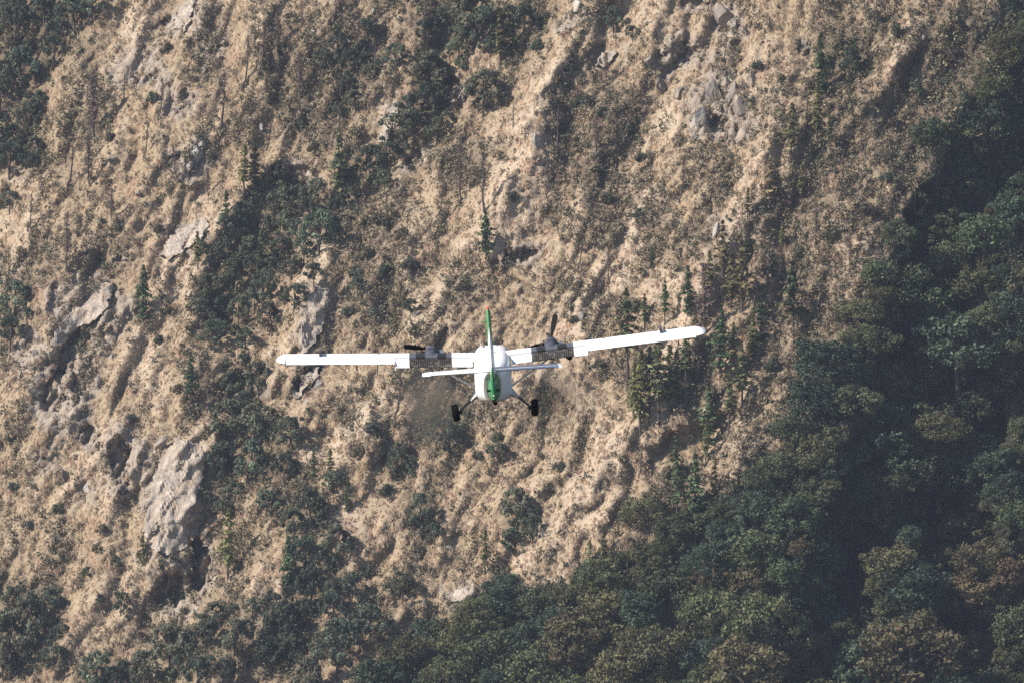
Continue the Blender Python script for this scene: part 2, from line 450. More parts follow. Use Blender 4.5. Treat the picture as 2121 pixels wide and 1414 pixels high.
# the foot of the slope runs out into the valley floor
zlow = P[0, :, 2].copy()
rows = []
for k, yy in enumerate((60, 200, 500, 900, 1500, 2200)):
    r = P[0].copy(); r[:, 1] = np.minimum(P[0, :, 1] - 5, P[0, :, 1] - yy); r[:, 2] = zlow - 4 - 3 * k
    rows.insert(0, r)
P = np.concatenate([np.array(rows), P], 0)
nr, nc = P.shape[:2]
ids = np.arange(nr * nc).reshape(nr, nc)
F = np.stack([ids[:-1, :-1], ids[:-1, 1:], ids[1:, 1:], ids[1:, :-1]], -1).reshape(-1, 4)
Uf, Vf = to_uv(P[..., 0].ravel(), P[..., 2].ravel())
Xf, Zf = P[..., 0].ravel(), P[..., 2].ravel()
rk = rock_mask(Uf, Vf, Xf, Zf)
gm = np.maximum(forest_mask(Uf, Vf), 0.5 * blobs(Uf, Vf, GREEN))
redm = sstep(.45, .8, fbm(Xf / 5, Zf / 5, 515, 3) + .35 * sstep(140, 40, np.hypot(Uf - 1480, Vf - 150))) * .28
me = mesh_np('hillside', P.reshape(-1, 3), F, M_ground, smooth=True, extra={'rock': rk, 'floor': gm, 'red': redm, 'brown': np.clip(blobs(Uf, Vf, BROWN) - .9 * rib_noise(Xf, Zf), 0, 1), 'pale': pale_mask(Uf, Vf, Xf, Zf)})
hillside = add('hillside', me); hillside['kind'] = 'structure'

# ------------------------------------------------------------------ rock slabs and boulders
def slab_mesh(poly, proud, seed):
    p = np.array(poly, float); c = p.mean(0)
    step = 4.0
    us = np.arange(p[:, 0].min() - 8, p[:, 0].max() + 9, step); vs_ = np.arange(p[:, 1].min() - 8, p[:, 1].max() + 9, step)
    u, v = np.meshgrid(us, vs_)
    un = u + 5 * perlin(u / 14, v / 14, seed); vn = v + 5 * perlin(u / 14, v / 14, seed + 1)
    ins = in_poly(un, vn, poly)
    d = np.full(u.shape, 1e9)
    for i in range(len(poly)):
        d = np.minimum(d, seg_dist(un, vn, [poly[i], poly[(i + 1) % len(poly)]]))
    sd = np.where(ins, d, -d)
    yb = base_y(0, 0)
    X = (u - 1060.5) * K * yb; Z = -(v - 707.0) * K * yb
    for _ in range(6):
        yb = base_y(X, Z); X = (u - 1060.5) * K * yb; Z = -(v - 707.0) * K * yb
    Y = hill(X, Z, False)
    # smooth the bed so that the slab is one bare face
    Ys = Y.copy()
    for _ in range(36):
        q = np.pad(Ys, 1, mode='edge'); Ys = (q[:-2, 1:-1] + q[2:, 1:-1] + q[1:-1, :-2] + q[1:-1, 2:]) / 4
    t = X * CPH - Z * SPH; s = -X * SPH - Z * CPH
    Yr = np.minimum(Ys, Y) - proud + .95 * cells(t / 4.0, s / 11.0, seed + 3) + .3 * cells(t / 1.3, s / 4, seed + 4) + .25 * fbm(t / 2, s / 5, seed, 3)
    Yo = np.where(sd > 4, Yr, Y + 1.6 + np.clip(-sd, 0, 8) * .1)
    keep = sd > -7
    ids = -np.ones(u.shape, int); ids[keep] = np.arange(keep.sum())
    Vv = np.stack([X, Yo, Z], -1)[keep]
    q = np.stack([ids[:-1, :-1], ids[1:, :-1], ids[1:, 1:], ids[:-1, 1:]], -1).reshape(-1, 4)
    q = q[(q >= 0).all(1)]
    Vb = Vv.copy(); Vb[:, 1] += 3.0
    n = len(Vv)
    q2 = q[:, ::-1] + n
    # rim
    edges = {}
    for a in q:
        for i in range(4):
            e = (a[i], a[(i + 1) % 4])
            if (e[1], e[0]) in edges: del edges[(e[1], e[0])]
            else: edges[e] = 1
    rim = np.array([[b, a, a + n, b + n] for a, b in edges])
    return np.concatenate([Vv, Vb]), np.concatenate([q, q2, rim])

SLAB_LABEL = {
    'big': 'long pale grey rock slab above the row of dark hollows at far left',
    'steep': 'pale slab beside the shrub gully, up and right from the far-left conifer',
    'tooth': 'tall pale tooth-shaped rock just above the left wing tip',
    'lip': 'grey rock lip under the left wing tip with a dark hollow below',
    'long': 'broad pale rock face above the black hollow at lower left',
    'fin': 'narrow tilted rock fin beside the shrubs above the airplane',
    'pale': 'pale rock patch in the bright grass streak near the top edge',
    'lower': 'small grey rock face at the edge of the bottom forest',
    'top': 'dark-edged grey rock face near the top edge at left',
}
for i, (nm, poly) in enumerate(SLABS):
    Vv, Fq = slab_mesh(poly, 1.0 if nm != 'big' else 2.0, 600 + 31 * i)
    o = add('rock_slab', mesh_np('rock_slab', Vv, Fq, M_slab))
    o['kind'] = 'thing'; tag(o, SLAB_LABEL[nm], 'rock slab', 'bare rock slabs on the slope')

def icosphere(sub):
    import bmesh
    bm = bmesh.new(); bmesh.ops.create_icosphere(bm, subdivisions=sub, radius=1.0)
    Vv = np.array([v.co[:] for v in bm.verts]); Ff = np.array([[l.index for l in f.verts] for f in bm.faces]); bm.free()
    return Vv, Ff
ICO = icosphere(4)
def rock_variant(seed):
    r = np.random.default_rng(seed)
    Vv, Ff = ICO[0].copy(), ICO[1]
    for _ in range(15):
        n = r.normal(size=3); n /= np.linalg.norm(n); d = r.uniform(.36, .78)
        h = Vv @ n; over = h > d
        Vv[over] -= np.outer(h[over] - d, n) * .96
    Vv += 0.025 * np.stack([fbm(Vv[:, 0] * 4 + k, Vv[:, 1] * 4 + Vv[:, 2] * 3, seed + k, 3) for k in range(3)], -1)
    return Vv * np.array([1, .8, 1.15]), Ff
ROCKV = [rock_variant(900 + i) for i in range(7)]
ROCKS = [  # u, v, size px, stretch, material, what it looks like
    (405, 318, 20, 1.3, 'pale', 'white angular rock'), (392, 344, 12, 1.0, 'pale', 'small white rock'), (418, 300, 10, .8, 'pale', 'small pale rock'),
    (1200, 12, 24, .8, 'pale', 'smooth pale boulder casting a dark shadow'), (1448, 258, 20, 1.2, 'pale', 'pale arched crag'), (1440, 285, 10, 1.3, 'pale', 'pale rock foot'),
    (1476, 208, 20, 1.5, 'grey', 'tall grey crag'), (1500, 180, 14, 1.6, 'grey', 'upright grey crag'), (1515, 205, 14, 1.7, 'grey', 'split grey crag'),
    (1535, 225, 15, 1.3, 'grey', 'leaning grey crag'), (1540, 180, 12, 1.3, 'grey', 'blocky grey crag'), (1555, 170, 10, 1.0, 'grey', 'small grey crag'),
    (1500, 32, 24, .9, 'grey', 'grey bluff'), (1520, 55, 16, .7, 'grey', 'brown-grey rock block'), (1664, 92, 13, 1.6, 'grey', 'dark leaf-shaped rock'),
    (1912, 80, 10, .9, 'pale', 'lone pale boulder'), (1890, 70, 7, .8, 'pale', 'small lone pale boulder'), (244, 536, 14, .9, 'pale', 'pale overhanging rock'),
    (58, 690, 12, 1.7, 'pale', 'thin upright white rock'), (70, 735, 9, 1.8, 'pale', 'white rock splinter'), (42, 780, 8, 2.0, 'pale', 'narrow white rock streak'),
    (622, 152, 11, .9, 'pale', 'pale block of rock'), (648, 70, 12, .9, 'pale', 'pale broken rock'), (775, 24, 7, 1.0, 'pale', 'small white stone'),
    (928, 1132, 8, .8, 'pale', 'small white stone'), (540, 268, 12, 1.2, 'pale', 'pale rock beside a trunk'), (420, 150, 12, 1.6, 'grey', 'upright grey rock'),
    (268, 160, 10, 1.0, 'grey', 'squat grey rock'), (232, 330, 14, 1.2, 'grey', 'grey rock knob'), (288, 402, 12, .6, 'grey', 'flat dark rock'),
    (660, 798, 12, 1.3, 'pale', 'pale broken rock'), (178, 1010, 9, 1.8, 'pale', 'thin pale rock rib'), (132, 985, 10, 1.6, 'grey', 'grey rock rib'),
    (330, 920, 14, 1.8, 'grey', 'grey rock rib'), (1484, 480, 13, 1.5, 'pale', 'pale rock rib'), (1500, 510, 8, 1.2, 'pale', 'small pale rock'),
    (1110, 300, 12, 2.2, 'pale', 'long pale rock rib'), (1460, 850, 9, 1.4, 'pale', 'pale stone'), (1405, 190, 12, 1.2, 'grey', 'dark crag'),
    (1370, 180, 10, 1.3, 'grey', 'small dark crag'), (1340, 130, 10, 1.4, 'grey', 'ragged dark crag'), (205, 790, 9, 1.9, 'pale', 'pale rock splinter'),
    (232, 740, 8, 1.5, 'pale', 'small pale rock'), (160, 820, 9, 2.4, 'grey', 'rock rib between dark hollows'), (130, 830, 8, 2.2, 'grey', 'second rock rib between dark hollows'),
    (365, 925, 10, 1.2, 'grey', 'grey rock step'), (1205, 655, 8, 1.1, 'pale', 'pale stone'),
    (880, 1250, 10, 1.2, 'grey', 'grey rock'), (140, 640, 10, .8, 'grey', 'dark rock on the slab edge'),
]

THINGS = []   # (object, u, v, phrase, category): labelled together at the end
rk_u = np.array([r[0] for r in ROCKS]); rk_v = np.array([r[1] for r in ROCKS])
rX, rY, rZ = ray(rk_u, rk_v)
MR = {'pale': M_pale, 'grey': M_rock}
rock_me = {}
for i, (u, v, s, st, mt, ph) in enumerate(ROCKS):
    k = (i % 7, mt)
    if k not in rock_me: rock_me[k] = mesh_np('boulder', ROCKV[k[0]][0], ROCKV[k[0]][1], MR[mt])
    o = add('boulder', rock_me[k], None, (rX[i], rY[i] - .25 * s * .1, rZ[i]))
    a = s * .1 * (1.5 if 'crag' in ph or 'bluff' in ph else 1.0)
    o.scale = (a, a * .9, a * st); o.rotation_euler = (0.1 * (i % 3), math.radians(22 + 9 * math.sin(i * 2.1)), i * 1.7)
    THINGS.append((o, u, v, ph, 'rock', 'loose rocks and crags on the slope'))

# ------------------------------------------------------------------ vegetation meshes
def tri_leaves(C, D, S, r, asp=1.0):
    """one kite-shaped leaf spray (two triangles) per centre C, facing D, size S"""
    n = len(C)
    D = D / (np.linalg.norm(D, axis=1, keepdims=True) + 1e-9)
    R = r.normal(size=(n, 3)); T = np.cross(D, R); T /= np.linalg.norm(T, axis=1, keepdims=True) + 1e-9
    B = np.cross(D, T)
    S = S[:, None]
    a = C + T * S * asp; b = C + B * S * .5; c = C - T * S * asp * .8; d = C - B * S * .55
    Vv = np.stack([a, b, c, d], 1).reshape(-1, 3)
    Ff = np.arange(4 * n).reshape(n, 4)
    return Vv, Ff

def leafcol(n, base, r, amp=.25, k=4):
    f = 1 + amp * r.normal(size=(n, 1)); tint = 1 + .08 * r.normal(size=(n, 3))
    return np.repeat(np.clip(np.array(base)[None] * f * tint, .004, .9), k, 0)

def tube(pts, rad, sides=6):
    pts = np.array(pts, float); rad = np.asarray(rad, float)
    n = len(pts); Vv = []
    tan = np.gradient(pts, axis=0)
    for i in range(n):
        t = tan[i] / (np.linalg.norm(tan[i]) + 1e-9)
        ref = np.array([1, 0, 0]) if abs(t[0]) < .8 else np.array([0, 1, 0])
        a = np.cross(t, ref); a /= np.linalg.norm(a); b = np.cross(t, a)
        for k in range(sides):
            w = 2 * math.pi * k / sides
            Vv.append(pts[i] + rad[i] * (math.cos(w) * a + math.sin(w) * b))
    Ff = []
    for i in range(n - 1):
        for k in range(sides):
            k2 = (k + 1) % sides
            Ff.append([i * sides + k, i * sides + k2, (i + 1) * sides + k2, (i + 1) * sides + k])
    return np.array(Vv), np.array(Ff)

def join(parts):
    Vs, Fs, o = [], [], 0
    for Vv, Ff in parts:
        Vs.append(Vv); Fs.append(Ff + o); o += len(Vv)
    return np.concatenate(Vs), np.concatenate(Fs)

def broadleaf(seed, base, R=5.0, H=11.0, leaf=.27, nl=60, per=115, flat=.8):
    r = np.random.default_rng(seed)
    cz = H - R * flat * 1.0
    # lobes on a lopsided ellipsoid
    L = r.normal(size=(nl, 3)); L /= np.linalg.norm(L, axis=1, keepdims=True)
    L[:, 2] = np.where(L[:, 2] < -.55, -L[:, 2], L[:, 2])
    lop = 1 + .5 * perlin(L[:, 0] * 1.6 + seed, L[:, 2] * 1.6 + L[:, 1], seed)
    Lr = (.13 + .26 * r.random(nl) ** 1.6) * R
    C = L * (R - Lr * .8)[:, None] * lop[:, None] * np.array([1, 1, flat]) * r.uniform(.72, 1.0, (nl, 1))
    pts, nrm, cl = [], [], []
    for i in range(nl):
        d = r.normal(size=(per, 3)); d /= np.linalg.norm(d, axis=1, keepdims=True)
        d = d[(d @ L[i]) > -.35]
        rr = Lr[i] * r.uniform(.55, 1.12, (len(d), 1))
        pts.append(C[i] + d * rr * np.array([1, 1, .8])); nrm.append(d + .55 * r.normal(size=d.shape))
        cl.append(np.full(len(d), 1 + .16 * r.normal()))
    pts = np.concatenate(pts); nrm = np.concatenate(nrm); cl = np.concatenate(cl)
    pts[:, 2] += cz
    S = leaf * r.uniform(.6, 1.35, len(pts))
    Vv, Ff = tri_leaves(pts, nrm, S, r)
    cc = leafcol(len(pts), base, r, .24) * np.repeat(cl, 4)[:, None]
    crown = mesh_np('crown', Vv, Ff, M_leaf, cc)
    tr = [tube([(0, 0, -1.5), (.15, .05, H * .2), (-.1, .1, H * .45), (.1, 0, H * .75)], [R * .07, R * .058, R * .045, R * .02])]
    for k in range(7):
        e = C[r.integers(nl)] * .8 + np.array([0, 0, cz]); z0 = H * r.uniform(.25, .55)
        tr.append(tube([(0, 0, z0), (e[0] * .5, e[1] * .5, (z0 + e[2]) / 2 + .2), tuple(e)], [R * .03, R * .02, R * .008], 5))
    trunk = mesh_np('trunk', *join(tr), M_bark, smooth=True)
    return {'trunk': trunk, 'crown': crown}, H

def shrub(seed, base, R=2.4, leaf=.3, nl=16, per=60):
    r = np.random.default_rng(seed)
    L = r.normal(size=(nl, 3)); L[:, 2] = np.abs(L[:, 2]) * .9; L /= np.linalg.norm(L, axis=1, keepdims=True)
    Lr = r.uniform(.26, .45, nl) * R
    C = L * (R - Lr * .7)[:, None] * r.uniform(.55, 1, (nl, 1)) * np.array([1, 1, 1.25])
    pts, nrm = [], []
    for i in range(nl):
        d = r.normal(size=(per, 3)); d /= np.linalg.norm(d, axis=1, keepdims=True)
        pts.append(C[i] + d * Lr[i] * r.uniform(.55, 1.1, (per, 1))); nrm.append(d + .5 * r.normal(size=d.shape))
    pts = np.concatenate(pts); nrm = np.concatenate(nrm); pts[:, 2] += R * .25
    Vv, Ff = tri_leaves(pts, nrm, leaf * r.uniform(.6, 1.3, len(pts)), r)
    fol = mesh_np('foliage', Vv, Ff, M_leaf, leafcol(len(pts), base, r, .26))
    st = [tube([(0, 0, -1.0), (c[0] * .4, c[1] * .4, c[2] * .5), (c[0] * .9, c[1] * .9, c[2] + R * .2)], [.12, .08, .03], 5) for c in C[:6]]
    return {'stem': mesh_np('stem', *join(st), M_bark), 'foliage': fol}, R * 2.2

def pine(seed, base, H=15.0, r0=3.0, start=.3, layers=15, nb=6, lean=0.0, sparse=1.0):
    r = np.random.default_rng(seed)
    pts, nrm, sz, cl, wood = [], [], [], [], []
    for i in range(layers):
        f = (i + r.uniform(-.3, .3)) / (layers - 1); f = min(max(f, 0), 1)
        z = H * (start + (1 - start) * f * .985)
        Lm = r0 * ((1 - f) ** .75 * .95 + .06) * r.uniform(.55, 1.2)
        if f < .12: Lm *= .75
        for b in range(nb):
            if r.random() > sparse: continue
            a = 2 * math.pi * (b + r.random()) / nb + i * 1.1
            Lb = Lm * r.uniform(.35, 1.25)
            m = int(5 + 10 * Lb / r0)
            s = np.sort(r.uniform(.12, 1.0, m))
            droop = -.28 * s ** 2 * Lb + .12 * s * Lb
            w = (1 - s) * .35 * Lb + .18
            p = np.stack([np.cos(a) * s * Lb, np.sin(a) * s * Lb, droop + z + r.normal(0, .22)], -1)
            side = r.uniform(-1, 1, m) * w
            p[:, 0] += -math.sin(a) * side; p[:, 1] += math.cos(a) * side; p[:, 2] += r.normal(0, .10, m) - .12 * np.abs(side)
            pts.append(p); n = np.tile([math.cos(a) * .5, math.sin(a) * .5, .75], (m, 1)) + .45 * r.normal(size=(m, 3)); nrm.append(n)
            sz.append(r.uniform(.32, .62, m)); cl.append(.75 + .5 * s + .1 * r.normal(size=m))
            if b % 2 == 0:
                wood.append(tube([(0, 0, z), (math.cos(a) * Lb * .8, math.sin(a) * Lb * .8, z - .08 * Lb)], [.06, .02], 4))
    pts = np.concatenate(pts); nrm = np.concatenate(nrm); sz = np.concatenate(sz); cl = np.concatenate(cl)
    pts[:, 0] += lean * (pts[:, 2] / H) ** 2
    Vv, Ff = tri_leaves(pts, nrm, sz, r, 1.25)
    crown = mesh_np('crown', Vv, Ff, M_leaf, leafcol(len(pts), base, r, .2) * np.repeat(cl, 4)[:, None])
    zz = np.linspace(-1.2, H, 8)
    tk = tube(np.stack([lean * (np.clip(zz, 0, H) / H) ** 2 + .06 * np.sin(zz * .7 + seed), .06 * np.cos(zz), zz], -1), np.linspace(.34, .05, 8), 7)
    d = {'trunk': mesh_np('trunk', *tk, M_bark, smooth=True), 'crown': crown}
    if wood: d['branches'] = mesh_np('branches', *join(wood), M_bark)
    return d, H

def bare_tree(seed, H=13.0, twigs=70, spread=1.5, base=(0.15, 0.11, 0.085), start=.35, lean=.4):
    r = np.random.default_rng(seed)
    zz = np.linspace(-1.0, H, 9)
    wob = np.cumsum(r.normal(0, .07, 9)); crook = .9 * np.exp(-((zz - .2) / .8) ** 2) * r.choice([-1, 0, .6])
    path = np.stack([wob + crook + lean * zz / H, .08 * np.sin(zz + seed), zz], -1)
    tk = tube(path, np.linspace(.30, .07, 9), 6)
    d = {'trunk': mesh_np('trunk', *tk, M_deadbark, smooth=True)}
    if twigs:
        Vs, Fs, n = [], [], 0
        for i in range(twigs):
            f = start + (1 - start) * r.random() ** .9
            z = H * f; px = np.interp(z, zz, path[:, 0]); a = r.uniform(0, 6.283); Lb = spread * (1.1 - f * .8) * r.uniform(.4, 1.2)
            p0 = np.array([px, 0, z]); p1 = p0 + np.array([math.cos(a) * Lb, math.sin(a) * Lb, .15 * Lb * r.normal()])
            w = .08
            Vs += [p0 + [0, 0, w], p0 - [0, 0, w], p1]; Fs.append([n, n + 1, n + 2]); n += 3
            for q in range(7):
                s = r.uniform(.3, 1.0); b0 = p0 + (p1 - p0) * s; dd = r.normal(size=3) * .45; dd[2] -= .1
                o = np.cross(dd, r.normal(size=3)); o = o / (np.linalg.norm(o) + 1e-6) * .08
                Vs += [b0 + o, b0 - o, b0 + dd]; Fs.append([n, n + 1, n + 2]); n += 3
        Vv = np.array(Vs); Ff = np.array(Fs)
        d['twigs'] = mesh_np('twigs', Vv, Ff, M_twig, leafcol(len(Ff), base, r, .2, 3))
    return d, H

GR1, GR2, GR3 = (0.080, 0.098, 0.048), (0.100, 0.104, 0.048), (0.056, 0.080, 0.050)
RUST = (0.135, 0.100, 0.055)
BROAD = [broadleaf(2000 + i, [GR1, GR2, GR3, GR1, (0.115, 0.102, 0.050), GR3, GR2, RUST][i], R=[5, 5.4, 4.6, 5.2, 5, 4.8, 5.6, 4.2][i], H=[8.2, 8.6, 9.2, 8, 8.4, 9.8, 8.6, 7][i],
                   flat=[.8, .72, 1.0, .75, .85, 1.05, .7, .8][i]) for i in range(8)]
EVER = [broadleaf(2100 + i, [(0.072, 0.090, 0.060), (0.108, 0.114, 0.072), (0.084, 0.094, 0.058), (0.104, 0.126, 0.082)][i], R=[3.2, 2.9, 3.4, 3.0][i], H=[7, 7.5, 6.4, 8][i],
                  leaf=.25, nl=26, per=130, flat=[1, 1.2, .9, 1.3][i]) for i in range(4)]
SHRUBS = [shrub(2200 + i, [(0.070, 0.086, 0.050), (0.098, 0.098, 0.054), (0.118, 0.098, 0.062), (0.078, 0.088, 0.064)][i]) for i in range(4)]
PINES = [pine(2300, (0.070, 0.100, 0.046), 15, 3.7, .08, 16, 7), pine(2301, (0.150, 0.140, 0.055), 15, 2.9, .26, 14, 6, .3, .9),
         pine(2302, (0.070, 0.096, 0.046), 16, 3.1, .34, 13, 7, -.2, .92), pine(2303, (0.145, 0.165, 0.080), 14, 3.2, .10, 15, 7),
         pine(2304, (0.105, 0.118, 0.050), 17, 2.9, .42, 12, 7, .3, .88), pine(2305, (0.190, 0.155, 0.075), 13, 2.7, .28, 12, 6, 0, .75)]
BARES = [bare_tree(2400, 13, 80), bare_tree(2401, 12, 30, 1.1, start=.5), bare_tree(2402, 14, 0), bare_tree(2403, 12, 120, 1.9, start=.3, lean=0), bare_tree(2404, 11, 12, .8, start=.6, lean=-.3)]

def plant(name, var, u, v, hpx, cat, phrase, group, rot, sx=1.0, sink=0.0, pos=None):
    parts, H = var
    X, Y, Z = pos
    e = bpy.data.objects.new(name, None); col.objects.link(e)
    s = hpx * K * Y / H
    e.location = (X, Y + .3, Z - sink); e.scale = (s * sx, s * sx, s); e.rotation_euler = (0, 0, rot)
    for k, me in parts.items():
        o = bpy.data.objects.new(k, me); col.objects.link(o); o.parent = e
        if k in ('branches', 'twigs'): o['kind'] = 'stuff'
    THINGS.append((e, u, v, phrase, cat, group))
    return e

# pines: variant, base u, base v, height px
PINE_AT = [
    (0, 297, 668, 118), (5, 528, 420, 128), (3, 702, 412, 132), (3, 468, 492, 96), (2, 1007, 558, 118), (4, 1300, 800, 200), (2, 1377, 675, 92), (0, 1425, 655, 102),
    (5, 1497, 575, 115), (5, 1537, 650, 150), (2, 1643, 702, 158), (2, 1492, 815, 172), (4, 1538, 868, 150), (0, 1468, 925, 130), (1, 1326, 905, 180), (4, 1365, 895, 195),
    (1, 1385, 855, 140), (1, 1404, 845, 120), (0, 1700, 200, 132), (1, 1692, 292, 118), (1, 1639, 332, 118), (5, 1595, 440, 110), (1, 1548, 455, 66), (2, 394, 852, 118),
    (3, 684, 992, 62), (1, 655, 1100, 92), (1, 472, 1202, 148), (0, 597, 1232, 122), (1, 296, 1205, 95), (1, 1004, 1192, 95), (0, 1440, 1082, 142), (2, 1402, 1080, 120),
    (1, 1036, 140, 122), (0, 1062, 120, 80), (1, 1905, 320, 60), (5, 1520, 760, 90), (1, 1462, 965, 90), (2, 1545, 560, 70), (3, 905, 230, 90), (3, 425, 655, 62),
    (4, 1345, 870, 150), (1, 1312, 870, 120), (2, 1420, 800, 110), (1, 1560, 760, 110), (4, 1510, 900, 130), (2, 1575, 700, 90), (1, 1470, 610, 90), (5, 1515, 640, 110), (2, 1600, 600, 80), (0, 1400, 1000, 100), (1, 1480, 1040, 90), (2, 1335, 690, 80), (1, 1250, 1180, 90), (3, 590, 470, 90), (3, 540, 560, 80), (2, 650, 1010, 80), (0, 720, 1060, 70), (1, 410, 560, 80), (4, 1720, 330, 90), (2, 1770, 160, 80), (1, 1660, 420, 80),
    (3, 480, 640, 55), (1, 820, 700, 60), (3, 1222, 1205, 85), (0, 1350, 560, 46), (1, 1620, 520, 60), (5, 1440, 720, 70), (1, 505, 400, 100), (1, 1540, 1110, 90),
]
PNAME = {0: 'full dark green pine', 1: 'yellow-green pine', 2: 'dark bare-trunked pine', 3: 'light green pointed conifer', 4: 'tall long-trunked pine', 5: 'sparse yellowish larch'}
uu = np.array([p[1] for p in PINE_AT]); vv = np.array([p[2] for p in PINE_AT]); pX, pY, pZ = ray(uu, vv)
for i, (k, u, v, h) in enumerate(PINE_AT):
    plant('pine_tree', PINES[k], u, v - h / 2, h, 'pine tree', PNAME[k], 'pines scattered on the slope', rng.uniform(0, 6.28), rng.uniform(.9, 1.12), 0, (pX[i], pY[i], pZ[i]))

BARE_AT = [
    (0, 137, 570, 130), (1, 143, 392, 120), (3, 193, 300, 150), (3, 183, 392, 110), (1, 456, 288, 140), (2, 524, 132, 110), (1, 539, 160, 120), (3, 575, 125, 100), (1, 506, 188, 110),
    (4, 363, 392, 90), (2, 774, 172, 80), (0, 952, 420, 118), (0, 1000, 440, 125), (2, 1151, 338, 122), (4, 1137, 410, 85), (1, 911, 452, 90), (3, 1459, 712, 165), (2, 1281, 32, 60),
    (1, 822, 868, 120), (1, 555, 312, 80), (2, 623, 58, 70), (2, 1736, 118, 70), (2, 1812, 72, 90), (2, 1822, 52, 70), (2, 1012, 190, 90), (1, 1584, 625, 140), (1, 1560, 650, 100),
    (1, 330, 250, 90), (2, 255, 215, 80), (0, 620, 210, 100), (1, 665, 190, 110), (2, 700, 300, 90), (1, 735, 130, 110), (0, 800, 480, 80), (1, 850, 560, 70), (2, 1060, 290, 90), (1, 1190, 250, 90), (0, 1235, 330, 90), (1, 1300, 300, 90), (2, 1345, 380, 90), (1, 1410, 420, 90), (0, 1690, 520, 100), (1, 1740, 420, 90), (2, 1790, 330, 90), (1, 1850, 250, 90), (0, 1760, 560, 80), (1, 1880, 150, 90), (2, 1940, 130, 80), (1, 60, 480, 80), (0, 230, 470, 80), (1, 300, 330, 80), (2, 780, 780, 80), (1, 1200, 560, 80), (0, 1260, 590, 80), (1, 1640, 600, 90), (2, 1670, 240, 80), (1, 1500, 130, 60),
    (2, 1318, 860, 100), (1, 1280, 700, 90), (3, 1255, 180, 70), (1, 1590, 150, 60), (2, 1013, 62, 80), (3, 430, 410, 60), (1, 1325, 990, 70), (2, 1288, 1080, 70),
]
BNAME = {0: 'bare twiggy larch', 1: 'thin dark trunk', 2: 'bare pole-like trunk', 3: 'bushy leafless larch', 4: 'slender dead trunk'}
uu = np.array([p[1] for p in BARE_AT]); vv = np.array([p[2] for p in BARE_AT]); pX, pY, pZ = ray(uu, vv)
for i, (k, u, v, h) in enumerate(BARE_AT):
    plant('bare_tree', BARES[k], u, v - h / 2, h, 'bare tree', BNAME[k], 'leafless trees on the slope', rng.uniform(-.5, .5), 1.0, 0, (pX[i], pY[i], pZ[i]))

# forest: crown centre u, v, radius px
CROWNS = [
    (1890, 1340, 95), (1895, 1205, 62), (2010, 1215, 58), (2095, 1180, 45), (2110, 1290, 60), (1765, 1005, 55), (1640, 1065, 60), (1945, 965, 66), (2085, 800, 70), (1850, 870, 70),
    (1935, 880, 52), (2040, 480, 62), (2030, 580, 60), (1985, 690, 72), (1890, 590, 66), (1720, 740, 58), (1770, 820, 56), (1860, 480, 46), (1935, 270, 46), (2075, 315, 44), (1590, 1260, 76),
    (1480, 1250, 70), (1385, 1330, 80), (1190, 1320, 76), (1050, 1225, 52), (960, 1300, 62), (850, 1340, 58), (1130, 1370, 80), (1300, 1160, 56), (1340, 1050, 52), (1690, 920, 56), (1800, 700, 54),
    (2100, 640, 50), (1700, 1160, 58), (1560, 1130, 60), (1480, 1150, 52), (1270, 1260, 60), (1390, 1210, 60), (1650, 1340, 74), (1540, 1370, 70), (1290, 1385, 70), (1020, 1340, 62), (930, 1390, 60),
    (1120, 1240, 46), (1210, 1220, 44), (1840, 770, 48), (2100, 430, 46), (2000, 380, 48), (1770, 930, 44), (1620, 960, 44), (2060, 960, 50), (1985, 900, 40), (1750, 1090, 44), (1880, 1040, 44),
    (1780, 1360, 60), (1720, 1430, 66), (1440, 1430, 66), (1210, 1430, 66), (1060, 1440, 60), (2090, 1420, 60), (1960, 1440, 70), (2110, 1060, 46), (2070, 220, 42), (2110, 120, 44), (1930, 400, 38),
    (1820, 560, 38), (1640, 880, 38), (1510, 1050, 40), (800, 1400, 56), (2090, 700, 46), (1780, 640, 40), (1950, 770, 44), (1680, 1010, 40), (1450, 1350, 50), (1330, 1250, 46), (1150, 1290, 46), (1230, 1290, 44),
    (1700, 1250, 46), (1620, 1180, 44), (1810, 990, 46),
]
fr = np.random.default_rng(17)
cand = np.stack([fr.uniform(560, 2190, 5000), fr.uniform(-20, 1480, 5000)], -1)
cand = cand[forest_mask(cand[:, 0], cand[:, 1]) > .6]
for cu, cv in cand:
    rad = 19 + 32 * fr.random() ** 1.5
    if any(float(ell(cu, cv, a, b, c, d, e)) < .30 for a, b, c, d, e, _ in RAVINES): continue
    if len(CROWNS) < 290 and all(math.hypot(cu - a, cv - b) > .52 * (c + rad) for a, b, c in CROWNS): CROWNS.append((float(cu), float(cv), float(rad)))
r2 = np.random.default_rng(5)
BNM = ['green broad-crowned tree', 'olive broad-crowned tree', 'dark green tall-crowned tree', 'green round-crowned tree', 'tawny olive tree', 'dark green oval-crowned tree', 'olive flat-crowned tree', 'rusty brown-leaved tree']
RUSTY = {2, 3}
bu, bv, bh, bk = [], [], [], []
for i, (u, v, rad) in enumerate(CROWNS):
    k = 7 if i in RUSTY else int(r2.integers(0, 7))
    R = [5, 5.4, 4.6, 5.2, 5, 4.8, 5.6, 4.2][k]; H = BROAD[k][1]; fl = [.8, .72, 1.0, .75, .85, 1.05, .7, .8][k]
    hpx = rad / R * H * 1.12
    bu.append(u); bv.append(v + hpx * (1 - R * fl / H)); bh.append(hpx); bk.append(k)
pX, pY, pZ = ray(np.array(bu), np.array(bv))
for i, (u, v, rad) in enumerate(CROWNS):
    plant('broadleaf_tree', BROAD[bk[i]], u, v, bh[i], 'tree', BNM[bk[i]], 'broadleaf forest at lower right', r2.uniform(0, 6.28), r2.uniform(.9, 1.25), bh[i] * .1 * .16, (pX[i], pY[i], pZ[i]))

